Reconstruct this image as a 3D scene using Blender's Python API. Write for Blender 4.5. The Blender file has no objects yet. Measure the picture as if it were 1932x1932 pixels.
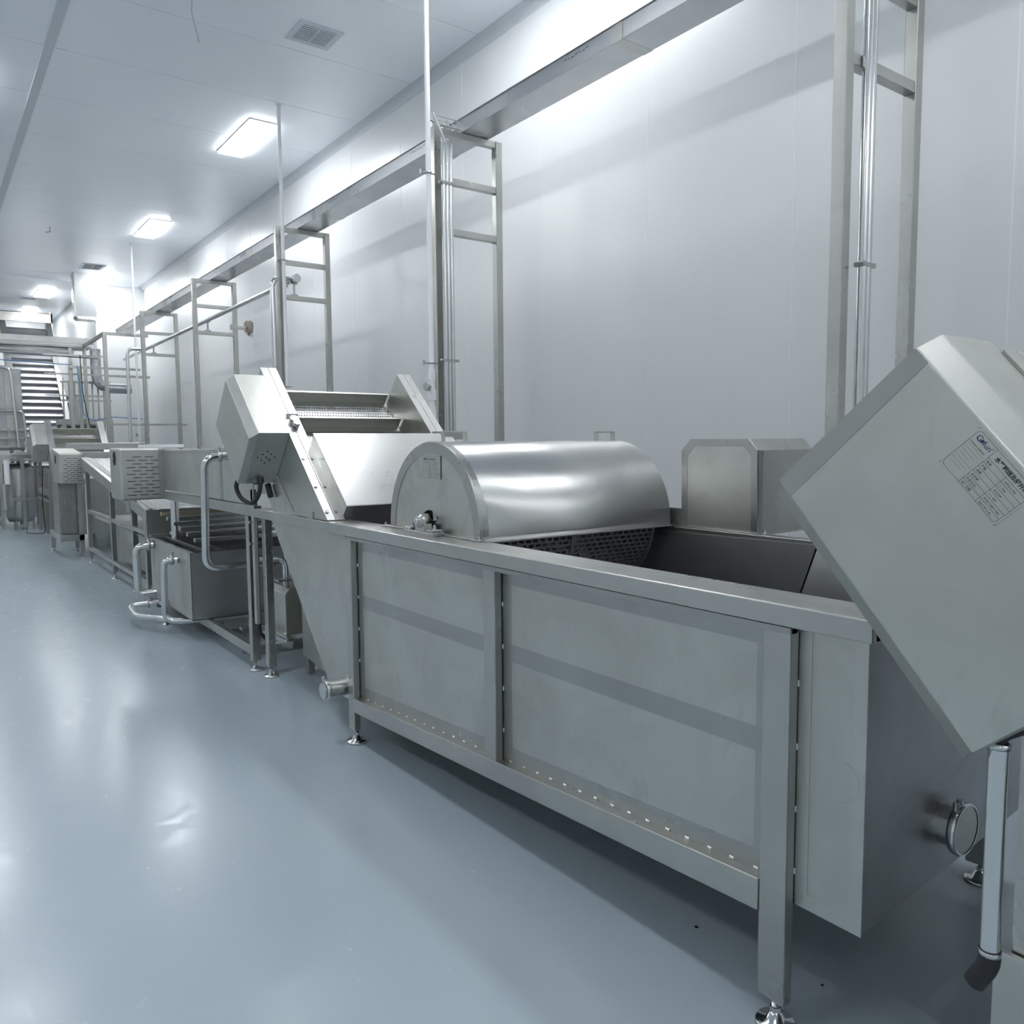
import bpy, bmesh, math, random
from mathutils import Vector, Matrix
random.seed(7)
S = bpy.context.scene
COL = S.collection
PI = math.pi

# ---------------------------------------------------------------- camera, world, exposure
cam = bpy.data.cameras.new('camera'); camo = bpy.data.objects.new('camera', cam); COL.objects.link(camo)
cam.sensor_width = 36.0; cam.sensor_fit = 'HORIZONTAL'
cam.lens = 36.0 * 1523.0 / 1932.0
R3 = Matrix(((0.80796, 0.05627, -0.58655), (-0.58919, 0.06347, -0.80550), (-0.00810, 0.99640, 0.08443)))
camo.matrix_world = Matrix.Translation((0, 0, 1.5)) @ R3.to_4x4()
cam.clip_start = 0.02; cam.clip_end = 200
S.camera = camo
W = bpy.data.worlds.new('world'); S.world = W; W.use_nodes = True
W.node_tree.nodes['Background'].inputs[0].default_value = (0.75, 0.85, 1.0, 1)
W.node_tree.nodes['Background'].inputs[1].default_value = 0.25
S.view_settings.view_transform = 'Standard'; S.view_settings.look = 'None'
S.view_settings.gamma = 1.0; S.view_settings.exposure = 1.25
S.view_settings.use_curve_mapping = False
LAMP = 14.0                       # radiance of the ceiling panels
HC = 5.1                          # ceiling height

# ---------------------------------------------------------------- materials
def newmat(name):
    m = bpy.data.materials.new(name); m.use_nodes = True
    nt = m.node_tree; b = nt.nodes['Principled BSDF']
    return m, nt, b
def N(nt, t, **kw):
    n = nt.nodes.new(t)
    for k, v in kw.items(): setattr(n, k, v)
    return n
def noise(nt, scale, stretch=(1, 1, 1), detail=4, rough=0.55, coord='Object', dist=0.0):
    tc = N(nt, 'ShaderNodeTexCoord'); mp = N(nt, 'ShaderNodeMapping'); mp.inputs['Scale'].default_value = stretch
    nz = N(nt, 'ShaderNodeTexNoise'); nz.inputs['Scale'].default_value = scale
    nz.inputs['Detail'].default_value = detail; nz.inputs['Roughness'].default_value = rough
    nz.inputs['Distortion'].default_value = dist
    nt.links.new(tc.outputs[coord], mp.inputs[0]); nt.links.new(mp.outputs[0], nz.inputs['Vector'])
    return nz.outputs['Fac']
def remap(nt, sock, a, b, lo, hi):
    r = N(nt, 'ShaderNodeMapRange'); nt.links.new(sock, r.inputs[0])
    for i, v in enumerate((a, b, lo, hi)): r.inputs[i + 1].default_value = v
    return r.outputs[0]
def mixcol(nt, fac, c1, c2):
    r = N(nt, 'ShaderNodeMix', data_type='RGBA'); nt.links.new(fac, r.inputs[0])
    r.inputs[6].default_value = (*c1, 1); r.inputs[7].default_value = (*c2, 1)
    return r.outputs[2]
def steel(name, col=(0.60, 0.61, 0.61), rough=0.32, stretch=(1, 1, 1), blotch=0.12, bump=0.02, metal=1.0, aniso=0.0, tang=None, smudge=0.0):
    m, nt, b = newmat(name)
    f = noise(nt, 2.3, (1, 1, 1), 5, 0.6, dist=0.6)
    g = noise(nt, 40, stretch, 1, 0.4)
    if smudge:
        f2 = noise(nt, 5.5, (1, 1, 0.45), 3, 0.55, dist=1.6)
        mm = N(nt, 'ShaderNodeMath', operation='MAXIMUM'); nt.links.new(remap(nt, f, 0.42, 0.8, 0, 1), mm.inputs[0]); nt.links.new(remap(nt, f2, 0.56, 0.68, 0, smudge), mm.inputs[1])
        f = mm.outputs[0]
        c = mixcol(nt, f, col, tuple(x * (1 - blotch) for x in col))
        f = noise(nt, 2.3, (1, 1, 1), 5, 0.6, dist=0.6)
    else:
        c = mixcol(nt, remap(nt, f, 0.35, 0.7, 0, 1), col, tuple(x * (1 - blotch) for x in col))
    nt.links.new(c, b.inputs['Base Color'])
    ad = N(nt, 'ShaderNodeMath', operation='ADD')
    nt.links.new(remap(nt, f, 0.3, 0.7, -0.05, 0.06), ad.inputs[0]); nt.links.new(remap(nt, g, 0.3, 0.7, rough - 0.005, rough + 0.01), ad.inputs[1])
    nt.links.new(ad.outputs[0], b.inputs['Roughness'])
    b.inputs['Metallic'].default_value = metal
    b.inputs['Anisotropic'].default_value = aniso
    if aniso: b.inputs['Anisotropic Rotation'].default_value = 0.25
    if bump > 0.1:
        bp = N(nt, 'ShaderNodeBump'); bp.inputs['Strength'].default_value = bump; bp.inputs['Distance'].default_value = 0.01
        nt.links.new(g, bp.inputs['Height']); nt.links.new(bp.outputs[0], b.inputs['Normal'])
    if tang:
        tg = N(nt, 'ShaderNodeTangent', direction_type='RADIAL', axis=tang); nt.links.new(tg.outputs[0], b.inputs['Tangent'])
    return m
def plain(name, col, rough=0.5, metal=0.0, em=0, spec=0.5):
    m, nt, b = newmat(name)
    f = noise(nt, 6, (1, 1, 1), 3)
    nt.links.new(mixcol(nt, f, tuple(x * 0.96 for x in col), tuple(min(1, x * 1.03) for x in col)), b.inputs['Base Color'])
    b.inputs['Roughness'].default_value = rough; b.inputs['Metallic'].default_value = metal
    b.inputs['Specular IOR Level'].default_value = spec
    if em:
        b.inputs['Emission Color'].default_value = (0.965, 0.985, 1.0, 1); b.inputs['Emission Strength'].default_value = em
    return m
M = {}
M['sheet'] = steel('sheet_steel_mill_finish', (0.55, 0.555, 0.525), 0.42, (1, 1, 0.08), 0.22, 0.015, smudge=0.45)
M['sheet_horizontal'] = steel('sheet_steel_long_grain', (0.565, 0.57, 0.54), 0.40, (1, 0.06, 1), 0.12, 0.015)
M['brushed'] = steel('ground_steel_strip', (0.43, 0.435, 0.42), 0.30, (1, 0.05, 1), 0.2, 0.03)
M['brushed_up'] = steel('ground_steel_upright', (0.46, 0.465, 0.45), 0.30, (1, 1, 0.05), 0.2, 0.03)
M['tube'] = steel('square_tube_steel', (0.50, 0.50, 0.475), 0.30, (1, 1, 0.04), 0.15, 0.02)
M['rail'] = steel('rail_steel', (0.53, 0.53, 0.505), 0.31, (1, 0.04, 1), 0.15, 0.02)
M['shiny'] = steel('bright_rolled_steel', (0.54, 0.54, 0.53), 0.30, (0.03, 1, 1), 0.05, 0.008)
M['hood'] = steel('hood_steel_circumferential_grain', (0.64, 0.64, 0.63), 0.36, (0.03, 1, 1), 0.05, 0, aniso=0.85, tang='X')
M['cover'] = steel('motor_cover_steel', (0.55, 0.555, 0.52), 0.38, (1, 0.3, 1), 0.22, 0.01, smudge=0.6)
M['pipe'] = steel('polished_pipe', (0.66, 0.67, 0.67), 0.16, (1, 1, 1), 0.05, 0.005)
M['cast'] = steel('cast_bearing_steel', (0.5, 0.51, 0.51), 0.3, (1, 1, 1), 0.2, 0.2)
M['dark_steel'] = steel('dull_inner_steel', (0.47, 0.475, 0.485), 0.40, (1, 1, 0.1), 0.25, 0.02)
M['belt'] = steel('slat_belt_steel', (0.58, 0.59, 0.60), 0.28, (0.05, 1, 1), 0.2, 0.05)
M['tray'] = steel('cable_tray_steel', (0.55, 0.56, 0.575), 0.30, (1, 0.03, 1), 0.1, 0.03)
M['pvc'] = plain('white_pvc', (0.88, 0.885, 0.90), 0.35)
M['slat'] = steel('elevator_slat_steel', (0.45, 0.46, 0.48), 0.42, (0.05, 1, 1), 0.2, 0)
M['shade_steel'] = steel('shade_darkened_steel', (0.26, 0.265, 0.27), 0.5, (1, 1, 1), 0.2, 0)  # steel with the shade of undersides put into its colour
M['rubber'] = plain('black_rubber', (0.012, 0.013, 0.016), 0.5)
M['hole'] = plain('dark_opening', (0.012, 0.012, 0.014), 0.8)
M['blue_hose'] = plain('blue_hose_plastic', (0.08, 0.22, 0.50), 0.35)
M['beige'] = plain('beige_plastic_bar', (0.62, 0.52, 0.36), 0.5)
M['weld'] = plain('weld_bead', (0.75, 0.75, 0.72), 0.35, 1.0)
M['ink'] = plain('plate_ink', (0.035, 0.04, 0.045), 0.6)
M['ink_blue'] = plain('plate_blue_ink', (0.03, 0.05, 0.14), 0.6)
M['aluminium'] = plain('grey_aluminium_trim', (0.60, 0.63, 0.67), 0.5)
M['bead'] = plain('white_silicone_bead', (0.85, 0.86, 0.87), 0.4)
M['grille'] = plain('vent_white', (0.62, 0.66, 0.72), 0.5)
M['cardboard'] = plain('torn_brown_seal', (0.30, 0.25, 0.21), 0.8)
M['lamp'] = plain('lit_lamp_diffuser', (0.9, 0.9, 0.9), 0.6, em=LAMP)
def panelmat(name, col, rough, coord='Object'):
    m, nt, b = newmat(name)
    b.inputs['Base Color'].default_value = (*col, 1); b.inputs['Roughness'].default_value = rough
    b.inputs['Specular IOR Level'].default_value = 0.55
    return m
M['wall'] = panelmat('white_coated_wall_panel', (0.765, 0.785, 0.79), 0.30)
M['ceil'] = panelmat('white_coated_ceiling_panel', (0.86, 0.89, 0.94), 0.30)
def floormat():
    m, nt, b = newmat('blue_grey_epoxy')
    f = noise(nt, 0.5, (1, 1, 1), 4, 0.55); g = noise(nt, 5, (1, 1, 1), 8, 0.7, dist=2.5)
    h = noise(nt, 90, (1, 0.15, 1), 4, 0.7, dist=1.0)
    nt.links.new(mixcol(nt, remap(nt, f, 0.3, 0.7, 0, 1), (0.37, 0.44, 0.49), (0.39, 0.46, 0.51)), b.inputs['Base Color'])
    ad = N(nt, 'ShaderNodeMath', operation='ADD')
    nt.links.new(remap(nt, g, 0.4, 0.62, 0.17, 0.24), ad.inputs[0]); nt.links.new(remap(nt, h, 0.35, 0.65, 0.0, 0.04), ad.inputs[1])
    nt.links.new(ad.outputs[0], b.inputs['Roughness'])
    b.inputs['Specular IOR Level'].default_value = 0.45
    bp = N(nt, 'ShaderNodeBump'); bp.inputs['Strength'].default_value = 0.06; bp.inputs['Distance'].default_value = 0.002
    nt.links.new(h, bp.inputs['Height']); nt.links.new(bp.outputs[0], b.inputs['Normal'])
    return m
M['floor'] = floormat()

# ---------------------------------------------------------------- mesh helpers
class MB:
    def __init__(s): s.v = []; s.f = []; s.sm = []
    def poly(s, pts, smooth=False):
        i = len(s.v); s.v += [tuple(p) for p in pts]; s.f.append(tuple(range(i, i + len(pts)))); s.sm.append(smooth); return s
    def box(s, a, b):
        x0, y0, z0 = a; x1, y1, z1 = b; i = len(s.v)
        s.v += [(x0,y0,z0),(x1,y0,z0),(x1,y1,z0),(x0,y1,z0),(x0,y0,z1),(x1,y0,z1),(x1,y1,z1),(x0,y1,z1)]
        for q in ((0,3,2,1),(4,5,6,7),(0,1,5,4),(1,2,6,5),(2,3,7,6),(3,0,4,7)): s.f.append(tuple(i+k for k in q)); s.sm.append(False)
        return s
    def prism(s, pts, vec):
        pts = [Vector(p) for p in pts]; vec = Vector(vec); n = len(pts); i = len(s.v)
        s.v += [tuple(p) for p in pts] + [tuple(p + vec) for p in pts]
        s.f.append(tuple(i + k for k in range(n))); s.f.append(tuple(i + n + k for k in reversed(range(n)))); s.sm += [False, False]
        for k in range(n):
            j = (k + 1) % n; s.f.append((i+k, i+n+k, i+n+j, i+j)); s.sm.append(False)
        return s
    def hexa(s, a, b):            # two quads (4 points each), joined
        i = len(s.v); s.v += [tuple(p) for p in a] + [tuple(p) for p in b]
        s.f += [(i,i+1,i+2,i+3), (i+7,i+6,i+5,i+4)]; s.sm += [False, False]
        for k in range(4):
            j = (k + 1) % 4; s.f.append((i+k, i+4+k, i+4+j, i+j)); s.sm.append(False)
        return s
    def bar(s, p0, p1, w, h, up=(0, 0, 1)):
        p0 = Vector(p0); p1 = Vector(p1); d = (p1 - p0).normalized(); up = Vector(up)
        if abs(d.dot(up)) > 0.99: up = Vector((0, 1, 0))
        sd = d.cross(up).normalized(); u = sd.cross(d)
        a = [p0 + sd * i * w / 2 + u * j * h / 2 for i, j in ((-1,-1),(1,-1),(1,1),(-1,1))]
        return s.prism(a, p1 - p0)
    def cyl(s, p0, p1, r, n=16, r1=None, caps=True):
        p0 = Vector(p0); p1 = Vector(p1); r1 = r if r1 is None else r1
        d = (p1 - p0).normalized(); t = Vector((0, 0, 1)) if abs(d.z) < 0.9 else Vector((1, 0, 0))
        a = d.cross(t).normalized(); b = d.cross(a)
        c0 = [p0 + (a * math.cos(2*PI*k/n) + b * math.sin(2*PI*k/n)) * r for k in range(n)]
        c1 = [p1 + (a * math.cos(2*PI*k/n) + b * math.sin(2*PI*k/n)) * r1 for k in range(n)]
        i = len(s.v); s.v += [tuple(p) for p in c0 + c1]
        for k in range(n):
            j = (k + 1) % n; s.f.append((i+k, i+j, i+n+j, i+n+k)); s.sm.append(True)
        if caps:
            s.poly(list(reversed(c0))); s.poly(c1)
        return s
    def tube(s, pts, r, n=12, bend=0.0, caps=True):
        pts = [Vector(p) for p in pts]; path = [pts[0]]
        for k in range(1, len(pts) - 1):
            a, b, c = pts[k-1], pts[k], pts[k+1]
            if bend <= 0: path.append(b); continue
            q = min(bend, (a-b).length * 0.49, (c-b).length * 0.49)
            s0 = b + (a-b).normalized() * q; s1 = b + (c-b).normalized() * q
            for t in range(7):
                t /= 6; path.append((1-t)**2 * s0 + 2*t*(1-t) * b + t*t * s1)
        path.append(pts[-1])
        rings = []; ref = None
        for k, p in enumerate(path):
            d = (path[min(k+1, len(path)-1)] - path[max(k-1, 0)]).normalized()
            if ref is None:
                ref = Vector((0, 0, 1)) if abs(d.z) < 0.9 else Vector((1, 0, 0))
            a = (ref - d * ref.dot(d)).normalized(); b = d.cross(a); ref = a
            rings.append([p + (a*math.cos(2*PI*j/n) + b*math.sin(2*PI*j/n)) * r for j in range(n)])
        i = len(s.v)
        for rg in rings: s.v += [tuple(p) for p in rg]
        for k in range(len(rings)-1):
            for j in range(n):
                l = (j+1) % n; s.f.append((i+k*n+j, i+k*n+l, i+(k+1)*n+l, i+(k+1)*n+j)); s.sm.append(True)
        if caps: s.poly(list(reversed(rings[0]))); s.poly(rings[-1])
        return s
    def lathe(s, base, axis, prof, n=20):
        base = Vector(base); d = Vector(axis).normalized(); t = Vector((0,0,1)) if abs(d.z) < 0.9 else Vector((1,0,0))
        a = d.cross(t).normalized(); b = d.cross(a); i = len(s.v)
        for (h, r) in prof:
            for k in range(n): s.v.append(tuple(base + d*h + (a*math.cos(2*PI*k/n) + b*math.sin(2*PI*k/n))*max(r, 1e-4)))
        for q in range(len(prof)-1):
            for k in range(n):
                j = (k+1) % n; s.f.append((i+q*n+k, i+q*n+j, i+(q+1)*n+j, i+(q+1)*n+k)); s.sm.append(abs(prof[q][0]-prof[q+1][0]) > 1e-5 and n > 8)
        return s
    def build(s, name, mat, parent=None, bevel=0.0, recalc=True, kind=None, label=None):
        off = Vector((0, 0, 0))
        q = parent
        while q is not None: off += q.location; q = q.parent
        me = bpy.data.meshes.new(name); me.from_pydata([tuple(Vector(p) - off) for p in s.v], [], s.f)
        me.polygons.foreach_set('use_smooth', s.sm)
        if recalc:
            bm = bmesh.new(); bm.from_mesh(me); bmesh.ops.recalc_face_normals(bm, faces=bm.faces); bm.to_mesh(me); bm.free()
        me.materials.append(M[mat]); me.update()
        o = bpy.data.objects.new(name, me); COL.objects.link(o)
        if parent is not None: o.parent = parent
        if bevel:
            bv = o.modifiers.new('bevel', 'BEVEL'); bv.width = bevel; bv.segments = 2; bv.limit_method = 'ANGLE'; bv.angle_limit = math.radians(40)
            bv.harden_normals = False
        if kind: o['kind'] = kind
        if label: o['label'] = label
        return o
def tag(o, label, cat, group=None):
    o['label'] = label; o['category'] = cat
    if group: o['group'] = group
    return o
def thing(name, label, cat, loc, group=None):
    o = bpy.data.objects.new(name, None); COL.objects.link(o); o.location = loc; o.empty_display_size = 0.1
    return tag(o, label, cat, group)
def struct(name, mb, mat, **k):
    o = mb.build(name, mat, **k); o['kind'] = 'structure'; return o
def dup(root, delta, label):
    def cp(o, par):
        c = o.copy(); COL.objects.link(c); c.parent = par
        for ch in list(o.children): cp(ch, c)
        return c
    r = cp(root, None); r.location = root.location + Vector(delta); r['label'] = label
    return r
def perf(mb, O, U, V, nu, nv, hu=0.62, hv=0.5, brick=True):
    """perforated sheet: every cell a frame of four quads round its slot; O may be a function (u,v)->point"""
    P = O if callable(O) else (lambda a, b: Vector(O) + Vector(U) * a + Vector(V) * b)
    for j in range(nv):
        sh = 0.5 if (brick and j % 2) else 0.0
        for i in range(nu):
            u0, u1 = (i + sh) / nu, (i + 1 + sh) / nu; v0, v1 = j / nv, (j + 1) / nv
            if u1 > 1.0001: u1 = 1.0
            du = (u1-u0)*(1-hu)/2; dv = (v1-v0)*(1-hv)/2
            k = len(mb.v)
            for a, b in ((u0,v0),(u1,v0),(u1,v1),(u0,v1),(u0+du,v0+dv),(u1-du,v0+dv),(u1-du,v1-dv),(u0+du,v1-dv)): mb.v.append(tuple(P(a, b)))
            for q in ((0,1,5,4),(1,2,6,5),(2,3,7,6),(3,0,4,7)): mb.f.append(tuple(k+t for t in q)); mb.sm.append(False)
def foot(parent, x, y, z=0.1, r=0.042):
    """levelling foot: flanged disc, cone, threaded stem"""
    m = MB().lathe((x, y, 0), (0,0,1), [(0, r*0.2), (0.0, r), (0.010, r*1.02), (0.014, r*0.95), (0.016, r*0.5), (0.034, r*0.34), (0.036, r*0.2), (z, r*0.2), (z, 0.0)], 20)
    m.lathe((x, y, 0.040), (0,0,1), [(0, 0), (0, r*0.30), (0.012, r*0.30), (0.012, 0)], 6)
    for k in (0.6, 2.7, 4.5):
        m.cyl((x + math.cos(k)*r*0.75, y + math.sin(k)*r*0.75, 0.012), (x + math.cos(k)*r*0.75, y + math.sin(k)*r*0.75, 0.018), r*0.12, 8)
    return m.build('levelling_foot', 'pipe', parent)

# ================================================================ THE SETTING
o = struct('floor', MB().box((-5.2, -5.2, -0.1), (4.5, 28, 0)), 'floor')
ceil = struct('ceiling', MB().box((-5.2, -5.2, HC + 0.02), (4.5, 28, HC + 0.12)), 'ceil')
for xi, (x0, x1) in enumerate(((1.13, 4.25), (-2.0, 1.13), (-5.1, -2.0))):
    y = -4.62
    pm = None
    while y < 26.5:
        if pm is None:
            pm = MB().box((x0 + .004, y + .002, HC), (x1 - .004, y + 1.196, HC + .02)).build('ceiling_panel', 'ceil', ceil, bevel=0.002)
        else:
            c = pm.copy(); c.location = (0, (y + 4.62), 0); COL.objects.link(c)
        y += 1.2
wr = struct('wall_right', MB().box((4.29, -5.2, 0), (4.4, 20.1, HC)), 'wall')
pm = None; k = 0
while -4.2 + 1.2 * k < 20:
    if pm is None: pm = MB().box((4.25, -4.2 - 1.0 + .0015 , 0.0), (4.29, -4.2 - 1.0 + 1.1985, HC)).build('wall_panel', 'wall', wr, bevel=0.0015)
    else:
        c = pm.copy(); c.location = (0, 1.2 * k, 0); COL.objects.link(c)
    k += 1
bd0 = None
for k in range(21):
    y = 1.78 + 1.2*(k - 5)
    if y > 20: break
    if bd0 is None: bd0 = MB().box((4.2485, y - .0035, 0), (4.262, y + .0035, HC - .08)).build('seam_bead', 'bead', wr)
    else:
        c = bd0.copy(); c.location = (0, 1.2*k, 0); COL.objects.link(c)
# pull the seams onto the measured ones (1.78 + 1.2 k)
for c in [c for c in wr.children if c.name.startswith('wall_panel')]: c.location.y += 1.78 - (-5.2 + 1.2 * 6) + 0.0
struct('wall_return', MB().box((3.27, 20.08, 0), (4.4, 20.2, HC)), 'wall')
w2 = struct('wall_recess', MB().box((3.31, 20.2, 0), (3.4, 26.7, HC)), 'wall')
for k in range(6): MB().box((3.27, 20.2 + 1.08*k + .003, 0), (3.31, 20.2 + 1.08*k + 1.077, HC)).build('wall_panel', 'wall', w2)
struct('wall_end', MB().box((-5.2, 26.6, 0), (3.4, 26.7, HC)), 'wall')
struct('wall_left', MB().box((-5.2, -5.2, 0), (-5.1, 26.6, HC)), 'wall')
struct('wall_near', MB().box((-5.2, -5.2, 0), (4.4, -5.1, HC)), 'wall')
# coving between ceiling and wall, and the cover strip over the ceiling joint
m = MB()
def cove(x, y0, y1, r=0.085, sx=-1):
    pts = [(x, HC)] + [(x + sx*(r - r*math.sin(t)), HC - r + r*math.cos(t)) if False else (x + sx*r*(1-math.sin(t*PI/16)), HC - r*(1-math.cos(t*PI/16))) for t in range(9)]
    m.prism([(px_, y0, pz) for px_, pz in pts], (0, y1 - y0, 0))
cove(4.25, -5.1, 20.08)
struct('trim_1', m, 'aluminium')
struct('trim_2', MB().box((1.09, -5.1, HC - .012), (1.17, 20.1, HC + .001)), 'aluminium')
struct('trim_3', MB().box((-2.04, -5.1, HC - .012), (-1.96, 20.1, HC + .001)), 'aluminium')
struct('trim_4', MB().box((-5.1, 20.0, HC - .03), (4.25, 20.08, HC)), 'ceil')
m = MB(); cove(3.27, 20.2, 26.6, 0.07); struct('trim_5', m, 'aluminium')
m = MB(); m.prism([(4.25, -5.1, 0), (4.25, -5.1, .08), (4.17, -5.1, 0)], (0, 25.1, 0)); struct('baseboard_right', m, 'aluminium')

# ---- ceiling lamps
def lamp(x, y, label, w=0.30, l=1.20, group='recessed ceiling lamps over the machine line'):
    t = thing('ceiling_lamp', label, 'lamp', (x, y, HC), group)
    MB().box((x - w/2 - .012, y - l/2 - .012, HC - .012), (x + w/2 + .012, y + l/2 + .012, HC - .001)).build('frame', 'grille', t)
    MB().box((x - w/2, y - l/2, HC - .032), (x + w/2, y + l/2, HC - .0125)).build('diffuser', 'lamp', t, bevel=.006)
lamp(3.285, 9.75, 'largest lit ceiling lamp in view, beside the tall white pipe')
lamp(3.285, 14.57, 'second nearest lit ceiling lamp, left of the cable frames')
lamp(3.285, 19.3, 'third nearest lit ceiling lamp, above the hanging wall duct')
lamp(2.53, 21.95, 'small far ceiling lamp left of the hanging duct', 0.34, 1.1)
lamp(2.52, 25.3, 'farthest ceiling lamp, just over the steep slat elevator', 0.34, 1.1)
G2 = 'ceiling lamps outside the picture'
POS = ('behind the camera by the near wall', 'level with the camera', 'level with the domed hood', 'level with the trough conveyor', 'level with the far cable frame', 'by the recessed end wall')
for k, y in enumerate((-4.6, 0.17, 4.97)): lamp(3.285, y, 'ceiling lamp over the machine line outside the picture, ' + POS[k], group=G2)
for k, y in enumerate((-4.6, 0.17, 4.97, 9.75, 14.57, 19.3)): lamp(0.50, y, 'ceiling lamp over the aisle outside the picture, ' + POS[k], group=G2)
for k, y in enumerate((-2.3, 2.5, 7.3, 12.1, 16.9, 21.7)): lamp(-3.0, y, 'ceiling lamp near the left wall outside the picture, ' + POS[k], group=G2)

# ---- ceiling vents
def vent(x, y, label, w=0.30, l=0.28, n=9):
    t = thing('ceiling_vent', label, 'vent', (x, y, HC), 'ceiling air grilles')
    a, b, e = w/2 + .05, l/2 + .05, .05; fr = MB()
    for q in (((-a, -b), (a, -b + e)), ((-a, b - e), (a, b)), ((-a, -b + e), (-a + e, b - e)), ((a - e, -b + e), (a, b - e))):
        fr.box((x + q[0][0], y + q[0][1], HC - .008), (x + q[1][0], y + q[1][1], HC - .001))
    fr.build('frame', 'grille', t)
    MB().box((x - w/2, y - l/2, HC - .003), (x + w/2, y + l/2, HC - .001)).build('backing', 'hole', t)
    first = None
    for k in range(n):
        yy = y - l/2 + (k + .5) * l / n
        if first is None: first = MB().bar((x - w/2, yy, HC - .008), (x + w/2, yy, HC - .008), 0.018, 0.004).build('slat', 'grille', t)
        else:
            c = first.copy(); c.location = (0, k * l / n, 0); COL.objects.link(c)
    MB().box((x - .005, y - l/2, HC - .011), (x + .005, y + l/2, HC - .006)).build('centre_bar', 'grille', t)
vent(3.0, 7.02, 'square slotted air grille in the ceiling above the tall white pipe')
vent(2.97, 18.3, 'faint air grille flush in the ceiling before the third lamp', 0.32, 0.5, 7)
vent(2.3, 22.95, 'small dark air grille between the two farthest lamps', 0.25, 0.25, 5)
tag(MB().tube([(1.95, 6.95, 5.1), (1.94, 6.96, 4.96), (2.0, 7.1, 4.93), (2.05, 7.2, 4.9), (2.07, 7.24, 4.86), (2.06, 7.25, 4.9)], .0025, 6, .02).build('wire_hook', 'dark_steel'), 'thin bent wire hanging from the ceiling left of the square vent', 'wire')
tag(MB().tube([(1.90, 15.4, 5.1), (1.90, 15.4, 5.02), (1.84, 15.4, 5.0)], .006, 6, .01).build('wire_hook', 'dark_steel'), 'short wire hook on the ceiling beside the long joint strip, far off', 'wire')

# ================================================================ NEAR WASHING TANK
tank = thing('washing_tank', 'long stainless washing tank on levelling feet filling the foreground', 'tank', (2.3, 3.0, 0))
XF = 1.67
# rim
MB().box((1.665, .945, 1.052), (1.755, 5.04, 1.106)).build('rim', 'rail', tank, bevel=.004)
MB().box((1.669, 1.155, 1.034), (1.70, 3.72, 1.050)).build('seam_strip', 'brushed', tank, bevel=.001)
MB().box((1.755, .945, 1.095), (1.832, 5.0, 1.104)).build('inner_flange', 'shiny', tank, bevel=.001)
MB().box((1.68, .945, 1.052), (2.99, .985, 1.104)).build('rim_end', 'rail', tank, bevel=.003)
MB().box((2.94, .985, 1.055), (3.0, 5.04, 1.092)).build('rim_rear', 'rail', tank, bevel=.003)
MB().box((1.755, 4.99, 1.052), (2.94, 5.04, 1.104)).build('rim_far', 'rail', tank, bevel=.003)
MB().box((2.985, 2.64, 1.092), (2.995, 5.0, 1.178)).build('splash_upstand', 'dark_steel', tank, bevel=.001)
# uprights and legs
def leg(x0, x1, y0, y1, zt=1.051, lab=None, mat='tube', z0=.07):
    l = MB().box((x0, y0, z0), (x1, y1, zt)).build('leg', mat, tank, bevel=.004, label=lab)
    foot(l, (x0+x1)/2 + (.008 if x0 < 1.7 else 0), (y0+y1)/2, z0, .050)
leg(1.672, 1.7065, 1.155, 1.235, z0=.078)
leg(1.672, 1.7065, 3.65, 3.715)
leg(2.80, 2.87, 1.16, 1.235); leg(2.80, 2.86, 3.65, 3.71)
leg(1.735, 1.785, 5.06, 5.12, 1.05); leg(2.88, 2.93, 5.06, 5.12, 1.05)
MB().box((1.672, 2.413, .24), (1.7065, 2.487, 1.051)).build('post', 'tube', tank, bevel=.004)
def zr(y): return .237 + (3.69 - y) * .0600          # the rail under the tank falls to the drain end
MB().hexa([(1.668, 1.235, zr(1.235)-.085), (1.712, 1.235, zr(1.235)-.085), (1.712, 1.235, zr(1.235)), (1.668, 1.235, zr(1.235))],
          [(1.668, 3.65, zr(3.65)-.070), (1.712, 3.65, zr(3.65)-.070), (1.712, 3.65, zr(3.65)), (1.668, 3.65, zr(3.65))]).build('bottom_rail', 'rail', tank, bevel=.003)
# side sheets
XS = 1.710
def sheet(y0, y1, nm='side_panel'):
    return MB().hexa([(XS, y0, zr(y0)-.02), (XS+.004, y0, zr(y0)-.02), (XS+.004, y0, 1.05), (XS, y0, 1.05)],
              [(XS, y1, zr(y1)-.02), (XS+.004, y1, zr(y1)-.02), (XS+.004, y1, 1.05), (XS, y1, 1.05)]).build(nm, 'sheet', tank)
s1 = sheet(2.425, 3.70); s2 = sheet(1.156, 2.424)
def band(par, y0, y1, z0, z1, z2=None, z3=None, mat='brushed', nm='ground_band', h=.0012):
    z2 = z0 if z2 is None else z2; z3 = z1 if z3 is None else z3
    MB().hexa([(XS-h, y0, z0), (XS+.001, y0, z0), (XS+.001, y0, z1), (XS-h, y0, z1)], [(XS-h, y1, z2), (XS+.001, y1, z2), (XS+.001, y1, z3), (XS-h, y1, z3)]).build(nm, mat, par)
for sp, y0, y1 in ((s1, 2.487, 3.65), (s2, 1.235, 2.413)):
    band(sp, y0, y1, .700, .765)
    band(sp, y0, y1, .985, 1.03)
    band(sp, y0, y1, zr(y0) + .0, zr(y0) + .055, zr(y1), zr(y1) + .055, h=.0018)
    band(sp, y1 - .055, y1, zr(y1), 1.0, mat='brushed_up', h=.0007)
    band(sp, y0, y0 + .045, zr(y0), 1.0, mat='brushed_up', h=.0007)
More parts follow.
